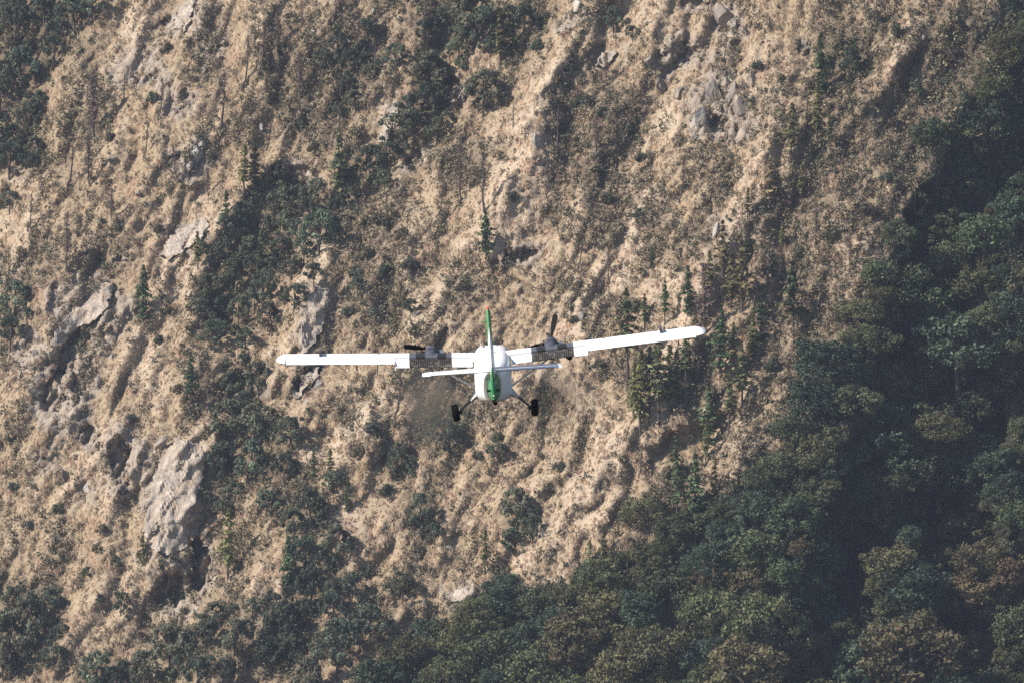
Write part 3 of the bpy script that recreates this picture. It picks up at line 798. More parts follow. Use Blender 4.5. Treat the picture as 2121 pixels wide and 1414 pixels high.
EVER_AT = [
    (980, 40, 50), (898, 150, 42), (886, 205, 30), (1002, 190, 44), (838, 265, 46), (880, 70, 38), (950, 95, 38), (800, 325, 40), (765, 335, 32), (590, 420, 36), (640, 430, 36), (662, 480, 36),
    (500, 450, 32), (560, 475, 32), (450, 530, 30), (522, 520, 32), (480, 575, 38), (432, 605, 32), (410, 642, 28), (495, 645, 38), (545, 600, 36), (602, 560, 34), (562, 660, 32), (480, 800, 36),
    (535, 790, 34), (445, 695, 28), (480, 880, 46), (540, 890, 40), (602, 900, 36), (520, 960, 44), (460, 955, 36), (592, 965, 36), (642, 1050, 40), (608, 1085, 34), (632, 1150, 44), (702, 1130, 40),
    (645, 1220, 46), (580, 1290, 54), (485, 1330, 54), (425, 1315, 38), (560, 1365, 54), (700, 1345, 54), (765, 1290, 44), (872, 1060, 34), (822, 960, 32), (1070, 1055, 36), (1060, 1125, 28), (832, 1220, 32),
    (552, 1040, 28), (62, 1290, 46), (20, 1330, 54), (105, 1250, 30), (200, 1392, 46), (300, 1395, 46), (350, 1345, 44), (30, 60, 54), (92, 30, 46), (42, 150, 46), (62, 245, 40), (20, 330, 36),
    (152, 28, 44), (192, 15, 34), (112, 105, 36), (18, 420, 28), (30, 620, 36), (22, 690, 34), (920, 900, 30), (1030, 940, 26), (1000, 60, 40), (1085, 40, 34), (740, 600, 26), (850, 640, 26), (690, 1000, 24),
    (410, 1400, 44), (640, 1410, 50), (110, 1370, 46), (960, 140, 26), (630, 520, 30), (580, 520, 32), (470, 470, 28), (610, 620, 28), (650, 570, 26),
    (250, 1250, 22), (205, 1245, 18), (730, 1220, 34), (690, 1260, 34), (1270, 40, 24), (1310, 70, 18), (1180, 150, 22), (1760, 130, 30), (720, 180, 30), (700, 90, 30), (760, 60, 30), (820, 120, 28),
]
er = np.random.default_rng(23)
cand = np.stack([er.uniform(-10, 1300, 6000), er.uniform(0, 1430, 6000)], -1)
cand = cand[(blobs(cand[:, 0], cand[:, 1], GREEN) > .55) & (forest_mask(cand[:, 0], cand[:, 1]) < .3) & ~on_slab(cand[:, 0], cand[:, 1])]
n0 = len(EVER_AT)
for cu, cv in cand:
    rad = er.uniform(14, 26)
    if len(EVER_AT) < n0 + 150 and all(math.hypot(cu - a, cv - b) > .5 * (c + rad) for a, b, c in EVER_AT): EVER_AT.append((float(cu), float(cv), float(rad)))
ENM = ['bluish-green evergreen', 'grey-green evergreen', 'dark dense evergreen', 'light green upright evergreen']
eu, ev, eh, ek = [], [], [], []
for i, (u, v, rad) in enumerate(EVER_AT):
    k = int(r2.integers(0, 4)); R = [3.2, 2.9, 3.4, 3.0][k]; H = EVER[k][1]; fl = [1, 1.2, .9, 1.3][k]
    hpx = rad / R * H * r2.uniform(.85, 1.2)
    eu.append(u); ev.append(v + hpx * (1 - R * fl / H) * .9); eh.append(hpx); ek.append(k)
pX, pY, pZ = ray(np.array(eu), np.array(ev))
for i, (u, v, rad) in enumerate(EVER_AT):
    plant('evergreen_tree', EVER[ek[i]], u, v, eh[i], 'evergreen', ENM[ek[i]], 'dark evergreens in the gullies', r2.uniform(0, 6.28), r2.uniform(.72, 1.05), 0, (pX[i], pY[i], pZ[i]))

SHRUB_AT = [
    (790, 450, 24), (830, 480, 22), (760, 520, 22), (850, 540, 22), (800, 560, 24), (740, 560, 20), (830, 610, 24), (780, 640, 24), (720, 640, 20), (860, 680, 20), (1190, 290, 16), (1220, 200, 20), (1250, 230, 18),
    (1200, 210, 14), (1265, 330, 16), (1300, 260, 18), (1330, 320, 18), (1240, 350, 16), (1320, 440, 18), (1260, 410, 16), (320, 200, 20), (345, 95, 18), (230, 280, 16), (60, 600, 20), (250, 470, 12), (330, 470, 14),
    (1160, 960, 18), (1120, 940, 14), (1090, 970, 14), (1320, 630, 22), (1290, 640, 18), (1240, 750, 16), (960, 590, 18), (1190, 660, 14), (1660, 640, 20), (1580, 690, 18), (1600, 750, 22), (1560, 820, 20), (1500, 990, 22),
    (1560, 980, 24), (1600, 880, 24), (1740, 650, 22), (1660, 520, 18), (1720, 480, 20), (1800, 430, 22), (1840, 360, 22), (1780, 300, 20), (1850, 250, 22), (1900, 180, 24), (1960, 120, 26), (2000, 200, 24), (1980, 40, 28),
    (1860, 60, 22), (1760, 210, 20), (1620, 160, 18), (1570, 130, 16), (1180, 130, 20), (770, 880, 20), (740, 930, 20), (800, 1010, 20), (760, 1180, 22), (900, 860, 22), (950, 880, 20), (990, 940, 16), (1030, 900, 16),
    (250, 1010, 16), (210, 1090, 16), (240, 1160, 16), (180, 1180, 16), (200, 1130, 14), (120, 1050, 16), (60, 1080, 18), (30, 1000, 18), (20, 900, 18), (370, 800, 16), (330, 700, 14), (350, 640, 14), (270, 860, 16),
    (700, 330, 18), (740, 270, 20), (690, 220, 20), (620, 250, 20), (650, 300, 18), (560, 200, 18), (590, 100, 20), (1110, 90, 20), (1130, 30, 18), (930, 330, 16), (990, 370, 16), (1060, 400, 16), (1100, 470, 14),
]
SNM = ['small dark green shrub', 'small olive shrub', 'small brown-green shrub', 'small grey-green shrub']
pX, pY, pZ = ray(np.array([s[0] for s in SHRUB_AT]), np.array([s[1] + s[2] * .8 for s in SHRUB_AT]))
for i, (u, v, rad) in enumerate(SHRUB_AT):
    k = int(r2.integers(0, 4))
    plant('shrub', SHRUBS[k], u, v, rad * 2.1, 'shrub', SNM[k], 'shrubs scattered on the slope', r2.uniform(0, 6.28), 1.0, 0, (pX[i], pY[i], pZ[i]))

# ------------------------------------------------------------------ ground cover nobody could count
def scatter(n, dens, umin=-90, umax=2210, vmin=-80, vmax=1500, seed=1):
    r = np.random.default_rng(seed)
    u = r.uniform(umin, umax, n); v = r.uniform(vmin, vmax, n)
    keep = r.random(n) < dens(u, v)
    u, v = u[keep], v[keep]
    X, Y, Z = ray(u, v)
    return u, v, np.stack([X, Y, Z], -1), r

NRM = np.array([SX, -1, SZ]); NRM = NRM / np.linalg.norm(NRM)      # outward from the hillside
UPV = np.array([0, 0, 1.0])

def grass_dens(u, v):
    g = np.clip(1 - 1.1 * forest_mask(u, v), 0, 1)
    g = g * (1 - .6 * blobs(u, v, GREEN)) * (.45 + .75 * sstep(-.35, .25, fbm(u / 55, v / 55, 654, 3))) * np.where(on_slab(u, v), .05 + .5 * sstep(.05, .45, fbm(u / 28, v / 28, 222, 3)), 1.0)
    rk = rock_mask(u, v, (u - 1060) * .1, (707 - v) * .1)
    return np.clip(g * (1 - .55 * rk), 0, 1)
u, v, Pp, r = scatter(165000, grass_dens, seed=21)
n = len(u)
size = r.uniform(.18, .50, n) * (1 + .7 * (r.random(n) < .10))
NB = 7
ang = (np.arange(NB)[None] / NB * 2 * math.pi + r.uniform(0, 6.28, (n, 1)))
E1 = np.cross(NRM, UPV); E1 /= np.linalg.norm(E1); E2 = np.cross(E1, NRM)
axisd = NRM * .75 + UPV * .65
top = Pp + axisd * (size * r.uniform(.5, .85, n))[:, None]
rad = size[:, None] * r.uniform(.55, 1.25, (n, NB))
off = (np.cos(ang) * rad)[..., None] * E1 + (np.sin(ang) * rad)[..., None] * E2
tip = Pp[:, None] + off - UPV * (size * .35)[:, None, None] + NRM * (size[:, None] * r.uniform(-.1, .25, (n, NB)))[..., None]
nxt = np.roll(tip, -1, 1) * .55 + tip * .45 + NRM * (size[:, None] * .12)[..., None]
Vg = np.stack([np.repeat(top[:, None], NB, 1) + .06 * r.normal(size=(n, NB, 3)), tip, nxt], 2).reshape(-1, 3)
Fg = np.arange(len(Vg)).reshape(-1, 3)
pal = np.array([(0.37, 0.282, 0.185), (0.41, 0.322, 0.222), (0.33, 0.242, 0.145), (0.27, 0.212, 0.136), (0.19, 0.153, 0.098), (0.28, 0.165, 0.12), (0.36, 0.245, 0.115)])
pr = np.array([.30, .22, .18, .13, .08, .05, .04])
cn = fbm(u / 70, v / 70, 777, 3)
ci = r.choice(len(pal), n, p=pr)
gc = pal[ci] * np.array([.97, .98, .92]) * (1 + .10 * r.normal(size=(n, 1))) * (1 + .16 * cn[:, None])
brn = blobs(u, v, BROWN)
gc = gc * (1 - .35 * brn[:, None]) * (.88 + .36 * pale_mask(u, v, (u - 1060) * .1, (707 - v) * .1)[:, None])
me = mesh_np('dry_grass', Vg, Fg, M_grass, np.repeat(np.clip(gc, .02, .8), NB * 3, 0))
o = add('dry_grass', me); o['kind'] = 'stuff'; tag(o, 'tufts of dry tan grass covering the open slope', 'grass')

def scrub(name, n0, dens, cols, size_rng, leaf_rng, per, seed, asp, label, cat, upk=.55):
    u, v, Pp, r = scatter(n0, dens, seed=seed)
    n = len(u)
    s = r.uniform(*size_rng, n) * (1 + .6 * (r.random(n) < .15))
    d = r.normal(size=(n, per, 3)); d /= np.linalg.norm(d, axis=2, keepdims=True)
    d = d * (r.random((n, per, 1)) ** .4)
    c = Pp[:, None] + (UPV * .75 + NRM * .25)[None, None] * (s * upk)[:, None, None] + d * s[:, None, None] * np.array([.62, .62, .85])
    c = c.reshape(-1, 3); dn = d.reshape(-1, 3) + .5 * r.normal(size=(n * per, 3))
    Vv, Ff = tri_leaves(c, dn, r.uniform(*leaf_rng, n * per), r, asp)
    cols = np.array(cols)
    cc = cols[r.integers(0, len(cols), n)] * (1 + .18 * r.normal(size=(n, 1)))
    cc = np.repeat(cc, per, 0) * (1 + .2 * r.normal(size=(n * per, 1)))
    me = mesh_np(name, Vv, Ff, M_grass, np.repeat(np.clip(cc, .006, .8), 4, 0))
    o = add(name, me); o['kind'] = 'stuff'; tag(o, label, cat)

notslab = lambda u, v: np.where(on_slab(u, v), 0.05, 1.0)
scrub('brown_scrub', 42000, lambda u, v: np.clip(.75 * blobs(u, v, BROWN) + .10 + .85 * sstep(-.02, .5, -rib_uv(u, v)), 0, 1) * (1 - .95 * forest_mask(u, v)) * (1 - .6 * pale_mask(u, v, (u - 1060) * .1, (707 - v) * .1)) * notslab(u, v) * .62,
      [(0.215, 0.168, 0.12), (0.18, 0.142, 0.105), (0.175, 0.145, 0.095), (0.25, 0.18, 0.115), (0.145, 0.118, 0.085)], (.8, 1.7), (.16, .36), 24, 31, 1.5, 'leafless grey-brown scrub in patches across the slope', 'scrub')
scrub('dark_bushes', 16000, lambda u, v: np.clip(.22 + .7 * sstep(-.1, .5, -rib_uv(u, v)), 0, 1) * (1 - forest_mask(u, v)) * notslab(u, v) * .5,
      [(0.060, 0.062, 0.038), (0.082, 0.072, 0.045), (0.095, 0.072, 0.05), (0.07, 0.05, 0.04)], (.5, .95), (.16, .3), 16, 33, 1.0, 'small dark bushes dotted over the whole open slope', 'bushes')
scrub('green_scrub', 44000, lambda u, v: np.clip(.9 * blobs(u, v, GREEN) + .30 * blobs(u, v, BROWN) + .04 + .45 * sstep(.15, .6, -rib_uv(u, v)) + 2.2 * forest_mask(u, v), 0, 2.2) * notslab(u, v) * .40,
      [(0.075, 0.086, 0.048), (0.098, 0.100, 0.052), (0.125, 0.110, 0.056), (0.062, 0.076, 0.050)], (.7, 1.6), (.2, .4), 18, 32, 1.0, 'low dark green scrub filling the gullies and dotting the slope', 'scrub')

# ------------------------------------------------------------------ the airplane (x right, y forward, z up, origin in the wing root)
def body_nodes(m):
    nt = m.node_tree
    tc = N(nt, 'ShaderNodeTexCoord').outputs['Object']
    sp = N(nt, 'ShaderNodeSeparateXYZ'); nt.links.new(tc, sp.inputs[0])
    return nt, tc, sp.outputs[0], sp.outputs[1], sp.outputs[2]

WHITE = (0.80, 0.80, 0.79); GREEN_P = (0.012, 0.20, 0.075)
def white_paint():
    m, nt, b = new_mat('white_paint')
    nt, tc, x, y, z = body_nodes(m)
    n = noise(nt, tc, 1.2, 5, .6)
    c = mixc(nt, mathn(nt, 'MULTIPLY', ramp(nt, n, .52, .8), .35), WHITE, (0.62, 0.58, 0.52))
    nt.links.new(c, b.inputs['Base Color']); b.inputs['Roughness'].default_value = .38; b.inputs['Coat Weight'].default_value = .15
    return m
def fuselage_paint():
    m, nt, b = new_mat('fuselage_paint')
    nt, tc, x, y, z = body_nodes(m)
    s = mathn(nt, 'ADD', y, mathn(nt, 'MULTIPLY', z, -.55))          # stripes wrap the tail cone on a slant
    def band(a, b_): return mathn(nt, 'MULTIPLY', mathn(nt, 'GREATER_THAN', s, a), mathn(nt, 'LESS_THAN', s, b_))
    n = noise(nt, tc, 1.4, 5, .6)
    grime = mathn(nt, 'MULTIPLY', ramp(nt, n, .35, .7), ramp(nt, z, -1.1, -1.75))
    c = mixc(nt, mathn(nt, 'MULTIPLY', ramp(nt, n, .5, .8), .25), WHITE, (0.64, 0.60, 0.54))
    c = mixc(nt, mathn(nt, 'MULTIPLY', grime, .75), c, (0.30, 0.22, 0.14))
    c = mixc(nt, band(-7.24, -7.13), c, (0.20, 0.15, 0.05))
    c = mixc(nt, mathn(nt, 'LESS_THAN', s, -7.52), c, GREEN_P)
    nt.links.new(c, b.inputs['Base Color']); b.inputs['Roughness'].default_value = .36; b.inputs['Coat Weight'].default_value = .15
    return m
def fin_paint():
    m, nt, b = new_mat('fin_paint')
    nt, tc, x, y, z = body_nodes(m)
    up = mathn(nt, 'GREATER_THAN', mathn(nt, 'ADD', z, mathn(nt, 'MULTIPLY', y, .9)), 1.95 - .9 * 9.4)
    lo = mathn(nt, 'LESS_THAN', mathn(nt, 'ADD', z, mathn(nt, 'MULTIPLY', y, .9)), .42 - .9 * 9.4)
    c = mixc(nt, mathn(nt, 'MAXIMUM', up, lo), WHITE, (0.035, 0.27, 0.095))
    nt.links.new(c, b.inputs['Base Color']); b.inputs['Roughness'].default_value = .36
    return m
def wing_paint(flap=False):
    m, nt, b = new_mat('flap_paint' if flap else 'wing_paint')
    nt, tc, x, y, z = body_nodes(m)
    ax_ = mathn(nt, 'ABSOLUTE', x)
    dark = mathn(nt, 'MULTIPLY', mathn(nt, 'GREATER_THAN', ax_, 1.83), mathn(nt, 'LESS_THAN', ax_, 3.78))
    n = noise(nt, tc, 3.0, 5, .65)
    dd = mathn(nt, 'ABSOLUTE', mathn(nt, 'SUBTRACT', ax_, 2.77))
    soot = mathn(nt, 'MULTIPLY', mathn(nt, 'GREATER_THAN', dd, .28), mathn(nt, 'LESS_THAN', mathn(nt, 'ADD', dd, mathn(nt, 'MULTIPLY', n, .35)), .88))
    dc = mixc(nt, soot, (0.095, 0.095, 0.105), (0.016, 0.013, 0.010))
    if flap: dc = mixc(nt, ramp(nt, n, .5, .62), (0.020, 0.017, 0.013), (0.13, 0.115, 0.09))
    w = mixc(nt, mathn(nt, 'MULTIPLY', ramp(nt, n, .55, .85), .25), WHITE, (0.66, 0.63, 0.58))
    nt.links.new(mixc(nt, dark, w, dc), b.inputs['Base Color']); b.inputs['Roughness'].default_value = .42
    return m
MW, MF, MFIN, MWING, MFLAP = white_paint(), fuselage_paint(), fin_paint(), wing_paint(), wing_paint(True)
MBLK = plain('rubber', (0.004, 0.004, 0.0045), .9, 0, .1)
MPROP = plain('propeller_black', (0.010, 0.010, 0.011), .8, 0, .15)
MGREY = plain('nacelle_grey', (0.075, 0.075, 0.09), .45, .2)
MDARK = plain('dark_opening', (0.004, 0.004, 0.004), .9)
MMET = plain('bare_metal', (0.42, 0.41, 0.40), .32, .9)
MGLASS = plain('cabin_glass', (0.012, 0.016, 0.02), .08, 0, .6)
MRED = plain('beacon_red', (0.75, 0.03, 0.015), .25)
MTIP = plain('tail_light', (0.85, 0.72, 0.5), .25)
MRIB = plain('worn_flap_metal', (0.075, 0.068, 0.056), .7)
MFAIR = plain('fairing_grey', (0.40, 0.39, 0.40), .5)
MLINE = plain('seam_dark', (0.10, 0.09, 0.08), .8)

ROOT_PX, ROOT_D = (1018.5, 740.0), 300.0
plane = bpy.data.objects.new('airplane', None); col.objects.link(plane)
plane.location = ((ROOT_PX[0] - 1060.5) * K * ROOT_D, ROOT_D, -(ROOT_PX[1] - 707.0) * K * ROOT_D)
plane.rotation_mode = 'YXZ'
plane.rotation_euler = (math.radians(5.6), math.radians(-3.9), math.radians(0.4))
tag(plane, 'white high-wing twin-propeller airplane with green tail flying away over the slope', 'airplane')

def part(name, V, F, mat, parent=plane, smooth=False, label=None, weld=False):
    me = bpy.data.meshes.new(name)
    me.from_pydata([tuple(map(float, p)) for p in V], [], [list(map(int, f)) for f in F])
    me.materials.append(mat)
    if smooth:
        me.polygons.foreach_set('use_smooth', np.ones(len(me.polygons), bool))
        try: me.set_sharp_from_angle(angle=math.radians(38))
        except Exception: pass
    me.update()
    o = add(name, me, parent)
    if label: o['label'] = label
    return o

def loft(S, close=True, caps=True):
    S = [np.asarray(s, float) for s in S]; n = len(S[0]); V = np.concatenate(S); F = []
    for i in range(len(S) - 1):
        for k in range(n if close else n - 1):
            k2 = (k + 1) % n
            F.append([i * n + k, i * n + k2, (i + 1) * n + k2, (i + 1) * n + k])
    if caps: F.append(list(range(n))[::-1]); F.append([(len(S) - 1) * n + k for k in range(n)])
    return V, F

def boxm(c, s):
    c = np.array(c); s = np.array(s) / 2
    V = [c + s * np.array([a, b, d]) for a in (-1, 1) for b in (-1, 1) for d in (-1, 1)]
    return V, [(0, 1, 3, 2), (4, 6, 7, 5), (0, 4, 5, 1), (2, 3, 7, 6), (0, 2, 6, 4), (1, 5, 7, 3)]

def merge(L):
    V, F, o = [], [], 0
    for v, f in L:
        V += [tuple(p) for p in v]; F += [[i + o for i in q] for q in f]; o += len(v)
    return V, F

def rod(a, b, ra, rb=None, sides=10, flat=1.0):
    a = np.array(a, float); b = np.array(b, float); rb = ra if rb is None else rb
    t = (b - a) / np.linalg.norm(b - a)
    fwd = np.array([0, 1.0, 0]) if abs(t[1]) < .9 else np.array([0, 0, 1.0])
    p = np.cross(t, fwd); p /= np.linalg.norm(p); q = np.cross(p, t)
    S = []
    for c, r_ in ((a, ra), (b, rb)):
        S.append([c + r_ * (math.cos(w) * p / flat + math.sin(w) * q) for w in np.arange(sides) * 2 * math.pi / sides])
    return loft(S)

# fuselage
ST = [(5.78, .10, -.92, -1.06, 2.2), (5.62, .44, -.72, -1.26, 2.2), (5.2, .80, -.56, -1.46, 2.4), (4.5, 1.14, -.42, -1.62, 2.8), (3.75, 1.40, -.28, -1.71, 3.2), (3.35, 1.52, -.10, -1.73, 3.4),
      (2.85, 1.60, .24, -1.74, 3.6), (2.45, 1.64, .33, -1.74, 4.0), (1.5, 1.68, .35, -1.74, 4.2), (0, 1.70, .35, -1.74, 4.4), (-1.6, 1.70, .33, -1.74, 4.4), (-2.6, 1.68, .26, -1.72, 4.2), (-3.6, 1.60, .20, -1.66, 3.8),
      (-4.8, 1.42, .16, -1.54, 3.4), (-6.0, 1.16, .12, -1.41, 3.0), (-7.2, .86, .08, -1.25, 2.6), (-8.2, .58, .04, -1.12, 2.4), (-9.0, .34, -.04, -1.02, 2.2), (-9.45, .18, -.14, -.96, 2.0), (-9.6, .06, -.3, -.85, 2.0)]
NSEC = 36
def section(y, w, zt, zb, e, grow=0.0, angs=None):
    angs = np.arange(NSEC) * 2 * math.pi / NSEC if angs is None else angs
    c, s = np.cos(angs), np.sin(angs)
    x = np.sign(c) * np.abs(c) ** (2 / e) * (w / 2 + grow); zz = np.sign(s) * np.abs(s) ** (2 / e) * ((zt - zb) / 2 + grow) + (zt + zb) / 2
    return np.stack([x, np.full_like(x, y), zz], -1)
def st_at(y):
    a = np.array(ST)[::-1]
    return [np.interp(y, a[:, 0], a[:, i]) for i in range(1, 5)]
part('fuselage', *loft([section(*s) for s in ST]), MF, smooth=True)
# windscreen panes: left, right
for a0, a1 in ((.12, .47), (.53, .88)):
    an = np.linspace(a0 * math.pi, a1 * math.pi, 9)
    S = []
    for y in (3.32, 3.15, 2.98, 2.86):
        S.append(section(y, *st_at(y), grow=.012, angs=an))
    part('windscreen_pane', *loft(S, close=False, caps=False), MGLASS)
for sx in (-1, 1):
    for k in range(7):
        y = 1.9 - k * .78
        w = st_at(y)[0] / 2
        part('window', *boxm((sx * (w + .004), y, -.42), (.02, .42, .44)), MGLASS)
    part('cockpit_window', *boxm((sx * (st_at(2.75)[0] / 2 + .0), 2.72, -.24), (.03, .44, .46)), MGLASS)
    part('cabin_door', *boxm((sx * (st_at(-3.0)[0] / 2 - .012), -3.05, -.72), (.05, .95, 1.25)), MW)
# roof vents and aerials
part('roof_aerial', *rod((-.48, 2.0, .30), (-.50, 1.95, .66), .014, .008, 6), MW)
part('roof_vent', *boxm((-.34, 1.6, .36), (.10, .14, .05)), MDARK)
part('roof_vent', *boxm((.30, 2.0, .365), (.08, .10, .04)), MDARK)
part('blade_aerial', *boxm((.05, -1.1, .40), (.03, .22, .18)), MW)

# wing
CH = 1.98; INC = math.radians(2.5); DIH = math.tan(math.radians(3.5))
def airfoil(xs, upper):
    t = .17; m, p = .035, .4
    yt = 5 * t * (.2969 * np.sqrt(xs) - .126 * xs - .3516 * xs ** 2 + .2843 * xs ** 3 - .1036 * xs ** 4)
    yc = np.where(xs < p, m / p ** 2 * (2 * p * xs - xs ** 2), m / (1 - p) ** 2 * (1 - 2 * p + 2 * p * xs - xs ** 2))
    return yc + yt if upper else yc - yt
def wsec(x, sx, a, b, chord=CH, le=0.495, thick=1.0, defl=0.0, nn=12, dz=0.0):
    """closed airfoil slice between chord fractions a and b at span x"""
    xs = a + (b - a) * (1 - np.cos(np.linspace(0, math.pi, nn))) / 2
    up = np.stack([xs, airfoil(xs, True) * thick], -1); lo = np.stack([xs[::-1], airfoil(xs[::-1], False) * thick], -1)
    q = np.concatenate([up, lo]) * chord
    if defl:
        h = np.array([a * chord, airfoil(np.array([a]), False)[0] * chord]); c, s = math.cos(defl), math.sin(defl)
        d = q - h; q = h + np.stack([d[:, 0] * c + d[:, 1] * s, -d[:, 0] * s + d[:, 1] * c], -1)
    c, s = math.cos(INC), math.sin(INC)
    yy = le - q[:, 0] * c - q[:, 1] * s * 0; zz = q[:, 1] * c - (q[:, 0] - .25 * chord) * s
    return np.stack([np.full(len(yy), sx * x), yy, zz + x * DIH + dz], -1)

for sx in (-1, 1):
    side = 'left' if sx < 0 else 'right'
    S = [wsec(x, sx, 0, .70) for x in (.3, 1.83, 3.78, 6.5, 9.45)]
    S += [wsec(9.46, sx, 0, 1.0, nn=12), wsec(9.62, sx, 0, 1.0, chord=1.86, le=.42, thick=.9), wsec(9.78, sx, 0, 1, chord=1.45, le=.24, thick=.7), wsec(9.88, sx, 0, 1, chord=.8, le=-.02, thick=.5), wsec(9.91, sx, 0, 1, chord=.3, le=-.25, thick=.3)]
    if sx > 0: S = [s[::-1] for s in S]
    wing = part('wing', *loft(S), MWING, smooth=True)
    # fence on the leading edge
    z7 = 7.85 * DIH
    part('wing_fence', *boxm((sx * 7.85, -.10, z7 + .24), (.11, 1.20, .34)), MGREY, wing)
    part('fuel_cap', *boxm((sx * 5.2, -.2, 5.2 * DIH + .235), (.12, .12, .02)), MMET, wing)
    part('wingtip_light', *boxm((sx * 9.84, .05, 9.84 * DIH + .06), (.06, .10, .05)), MRED if sx < 0 else MTIP, wing)
    # flap in two pieces with corrugated skin, drooping for the climb
    for x0, x1, df, nm in ((.90, 3.77, 17, 'flap'), (3.79, 4.42, 20, 'flap')):
        S = [wsec(x, sx, .735, 1.03, defl=math.radians(df), dz=-.03) for x in (x0, (x0 + x1) / 2, x1)]
        if sx > 0: S = [s[::-1] for s in S]
        fl = part(nm, *loft(S), MFLAP, smooth=True)
        ribs = []
        for x in np.arange(1.90, 3.72, .10) if x0 < 1 else []:
            q = wsec(x, sx, .74, 1.02, defl=math.radians(df), dz=-.03)[:12]
            a, b_ = q[1], q[10]
            mid = q[5] + [0, 0, .012]
            ribs.append(loft([[a + [-.02, 0, -.01], a + [.02, 0, -.01], a + [0, 0, .012]], [mid + [-.02, 0, -.02], mid + [.02, 0, -.02], mid + [0, 0, .012]], [b_ + [-.02, 0, -.01], b_ + [.02, 0, -.01], b_ + [0, 0, .012]]]))
        if ribs: o = part('flap_corrugation', *merge(ribs), MRIB, fl); o['kind'] = 'stuff'
    S = [wsec(x, sx, .73, 1.0, defl=math.radians(5), dz=-.008) for x in (4.46, 7.0, 9.43)]
    if sx > 0: S = [s[::-1] for s in S]
    ail = part('aileron', *loft(S), MWING, smooth=True)
    for x in (4.44, 6.2, 8.6):
        part('hinge_bracket', *boxm((sx * x, -1.18, x * DIH - .33), (.05, .5, .20)), MDARK if x > 5 else MW, wing)

    # engine nacelle
    ex = 2.77; ez = ex * DIH
    def nsec(y, w, zt, zb, e=2.3):
        s_ = section(y, w, zt, zb, e); s_[:, 0] += sx * ex; s_[:, 2] += ez; return s_
    NS = [(2.02, .34, .30, -.10), (1.92, .50, .40, -.34), (1.5, .62, .47, -.50), (.9, .66, .47, -.52), (.3, .62, .40, -.50), (-.3, .54, .27, -.44), (-.9, .36, .06, -.34), (-1.35, .10, -.10, -.22)]
    nac = part('engine_nacelle', *loft([nsec(*s) for s in NS]), MGREY, smooth=True)
    part('cowl_vent', *boxm((sx * ex - .02, 1.42, ez + .475), (.16, .20, .05)), MDARK, nac)
    part('cowl_band', *loft([nsec(y, st[0], st[1], st[2]) for y, st in ((.36, (.655, .425, -.52)), (.28, (.645, .415, -.515)))], caps=False), MDARK, nac)
    part('air_intake', *boxm((sx * ex, 1.88, ez - .40), (.34, .22, .20)), MDARK, nac)
    for q in (-1, 1):
        part('exhaust_pipe', *rod((sx * ex + q * .28, 1.35, ez + .10), (sx * ex + q * .46, 1.02, ez + .16), .085, .10, 12), MMET if q > 0 else MDARK, nac)
    # propeller
    hub = bpy.data.objects.new('propeller', None); col.objects.link(hub); hub.parent = plane; hub.location = (sx * ex, 2.10, ez + .18)
    sp = [(0, .21), (.12, .20), (.28, .14), (.40, .05), (.43, .005)]
    part('spinner', *loft([[(r_ * math.cos(w), y, r_ * math.sin(w)) for w in np.arange(16) * math.pi / 8][::-1] for y, r_ in sp]), MMET, hub, True)
    for ang in ((166, 47, 287) if sx < 0 else (72, 192, 312)):
        a = math.radians(ang + 3.9)
        rd = np.array([math.cos(a), 0, math.sin(a)]); tg = np.array([-math.sin(a), 0, math.cos(a)]); fw = np.array([0, 1.0, 0])
        S = []
        for f, w, th in ((.12, .06, .05), (.24, .075, .045), (.4, .13, .035), (.62, .15, .028), (.85, .14, .02), (.97, .12, .012), (1.0, .03, .008)):
            tw = math.radians(58 - 36 * f); cd = tg * math.cos(tw) + fw * math.sin(tw); nd = -tg * math.sin(tw) + fw * math.cos(tw)
            S.append([rd * 1.29 * f + cd * w * c_ + nd * th * s_ for c_, s_ in ((1, 0), (.5, .8), (-.4, 1), (-1, 0), (-.4, -1), (.5, -.8))])
        part('blade', *loft(S), MPROP, hub, True)
    # wing strut and main gear
    part('wing_strut', *rod((sx * .80, .05, -1.40), (sx * 2.95, .0, -.02), .10, .075, 10, 2.0), MW, smooth=True)
    S = []
    for f, (cx, cz, wy, th) in enumerate(((.72, -1.52, 1.10, .44), (.92, -1.68, .85, .26), (1.10, -1.84, .50, .14))):
        S.append([(sx * cx + sx * .3 * th * math.sin(w) * .6, -.75 + wy / 2 * math.cos(w), cz + th / 2 * math.sin(w)) for w in np.arange(12) * math.pi / 6])
    if sx < 0: S = [s[::-1] for s in S]
    fair = part('gear_fairing', *loft(S), MFAIR, smooth=True)
    part('gear_leg', *rod((sx * 1.05, -.75, -1.79), (sx * 1.66, -.75, -2.34), .065, .05, 10), MGREY)
    part('axle', *rod((sx * 1.52, -.75, -2.36), (sx * 1.86, -.75, -2.36), .06, .05, 8), MBLK)
    wh = bpy.data.objects.new('main_wheel', None); col.objects.link(wh); wh.parent = plane
    wh.location = (sx * 1.82, -.75, -2.36); wh.rotation_euler = (0, math.radians(sx * 4 - 3), 0)
    prof = [(-.15, .20), (-.165, .30), (-.13, .375), (-.05, .40), (.05, .40), (.13, .375), (.165, .30), (.15, .20)]
    part('tyre', *loft([[(px_, r_ * math.cos(w), r_ * math.sin(w)) for w in np.arange(28) * 2 * math.pi / 28] for px_, r_ in prof]), MBLK, wh, True)
    part('rim', *loft([[(px_, r_ * math.cos(w), r_ * math.sin(w)) for w in np.arange(20) * 2 * math.pi / 20] for px_, r_ in ((-.152, .19), (-.12, .12), (.12, .12), (.152, .19))]), MGREY, wh, True)
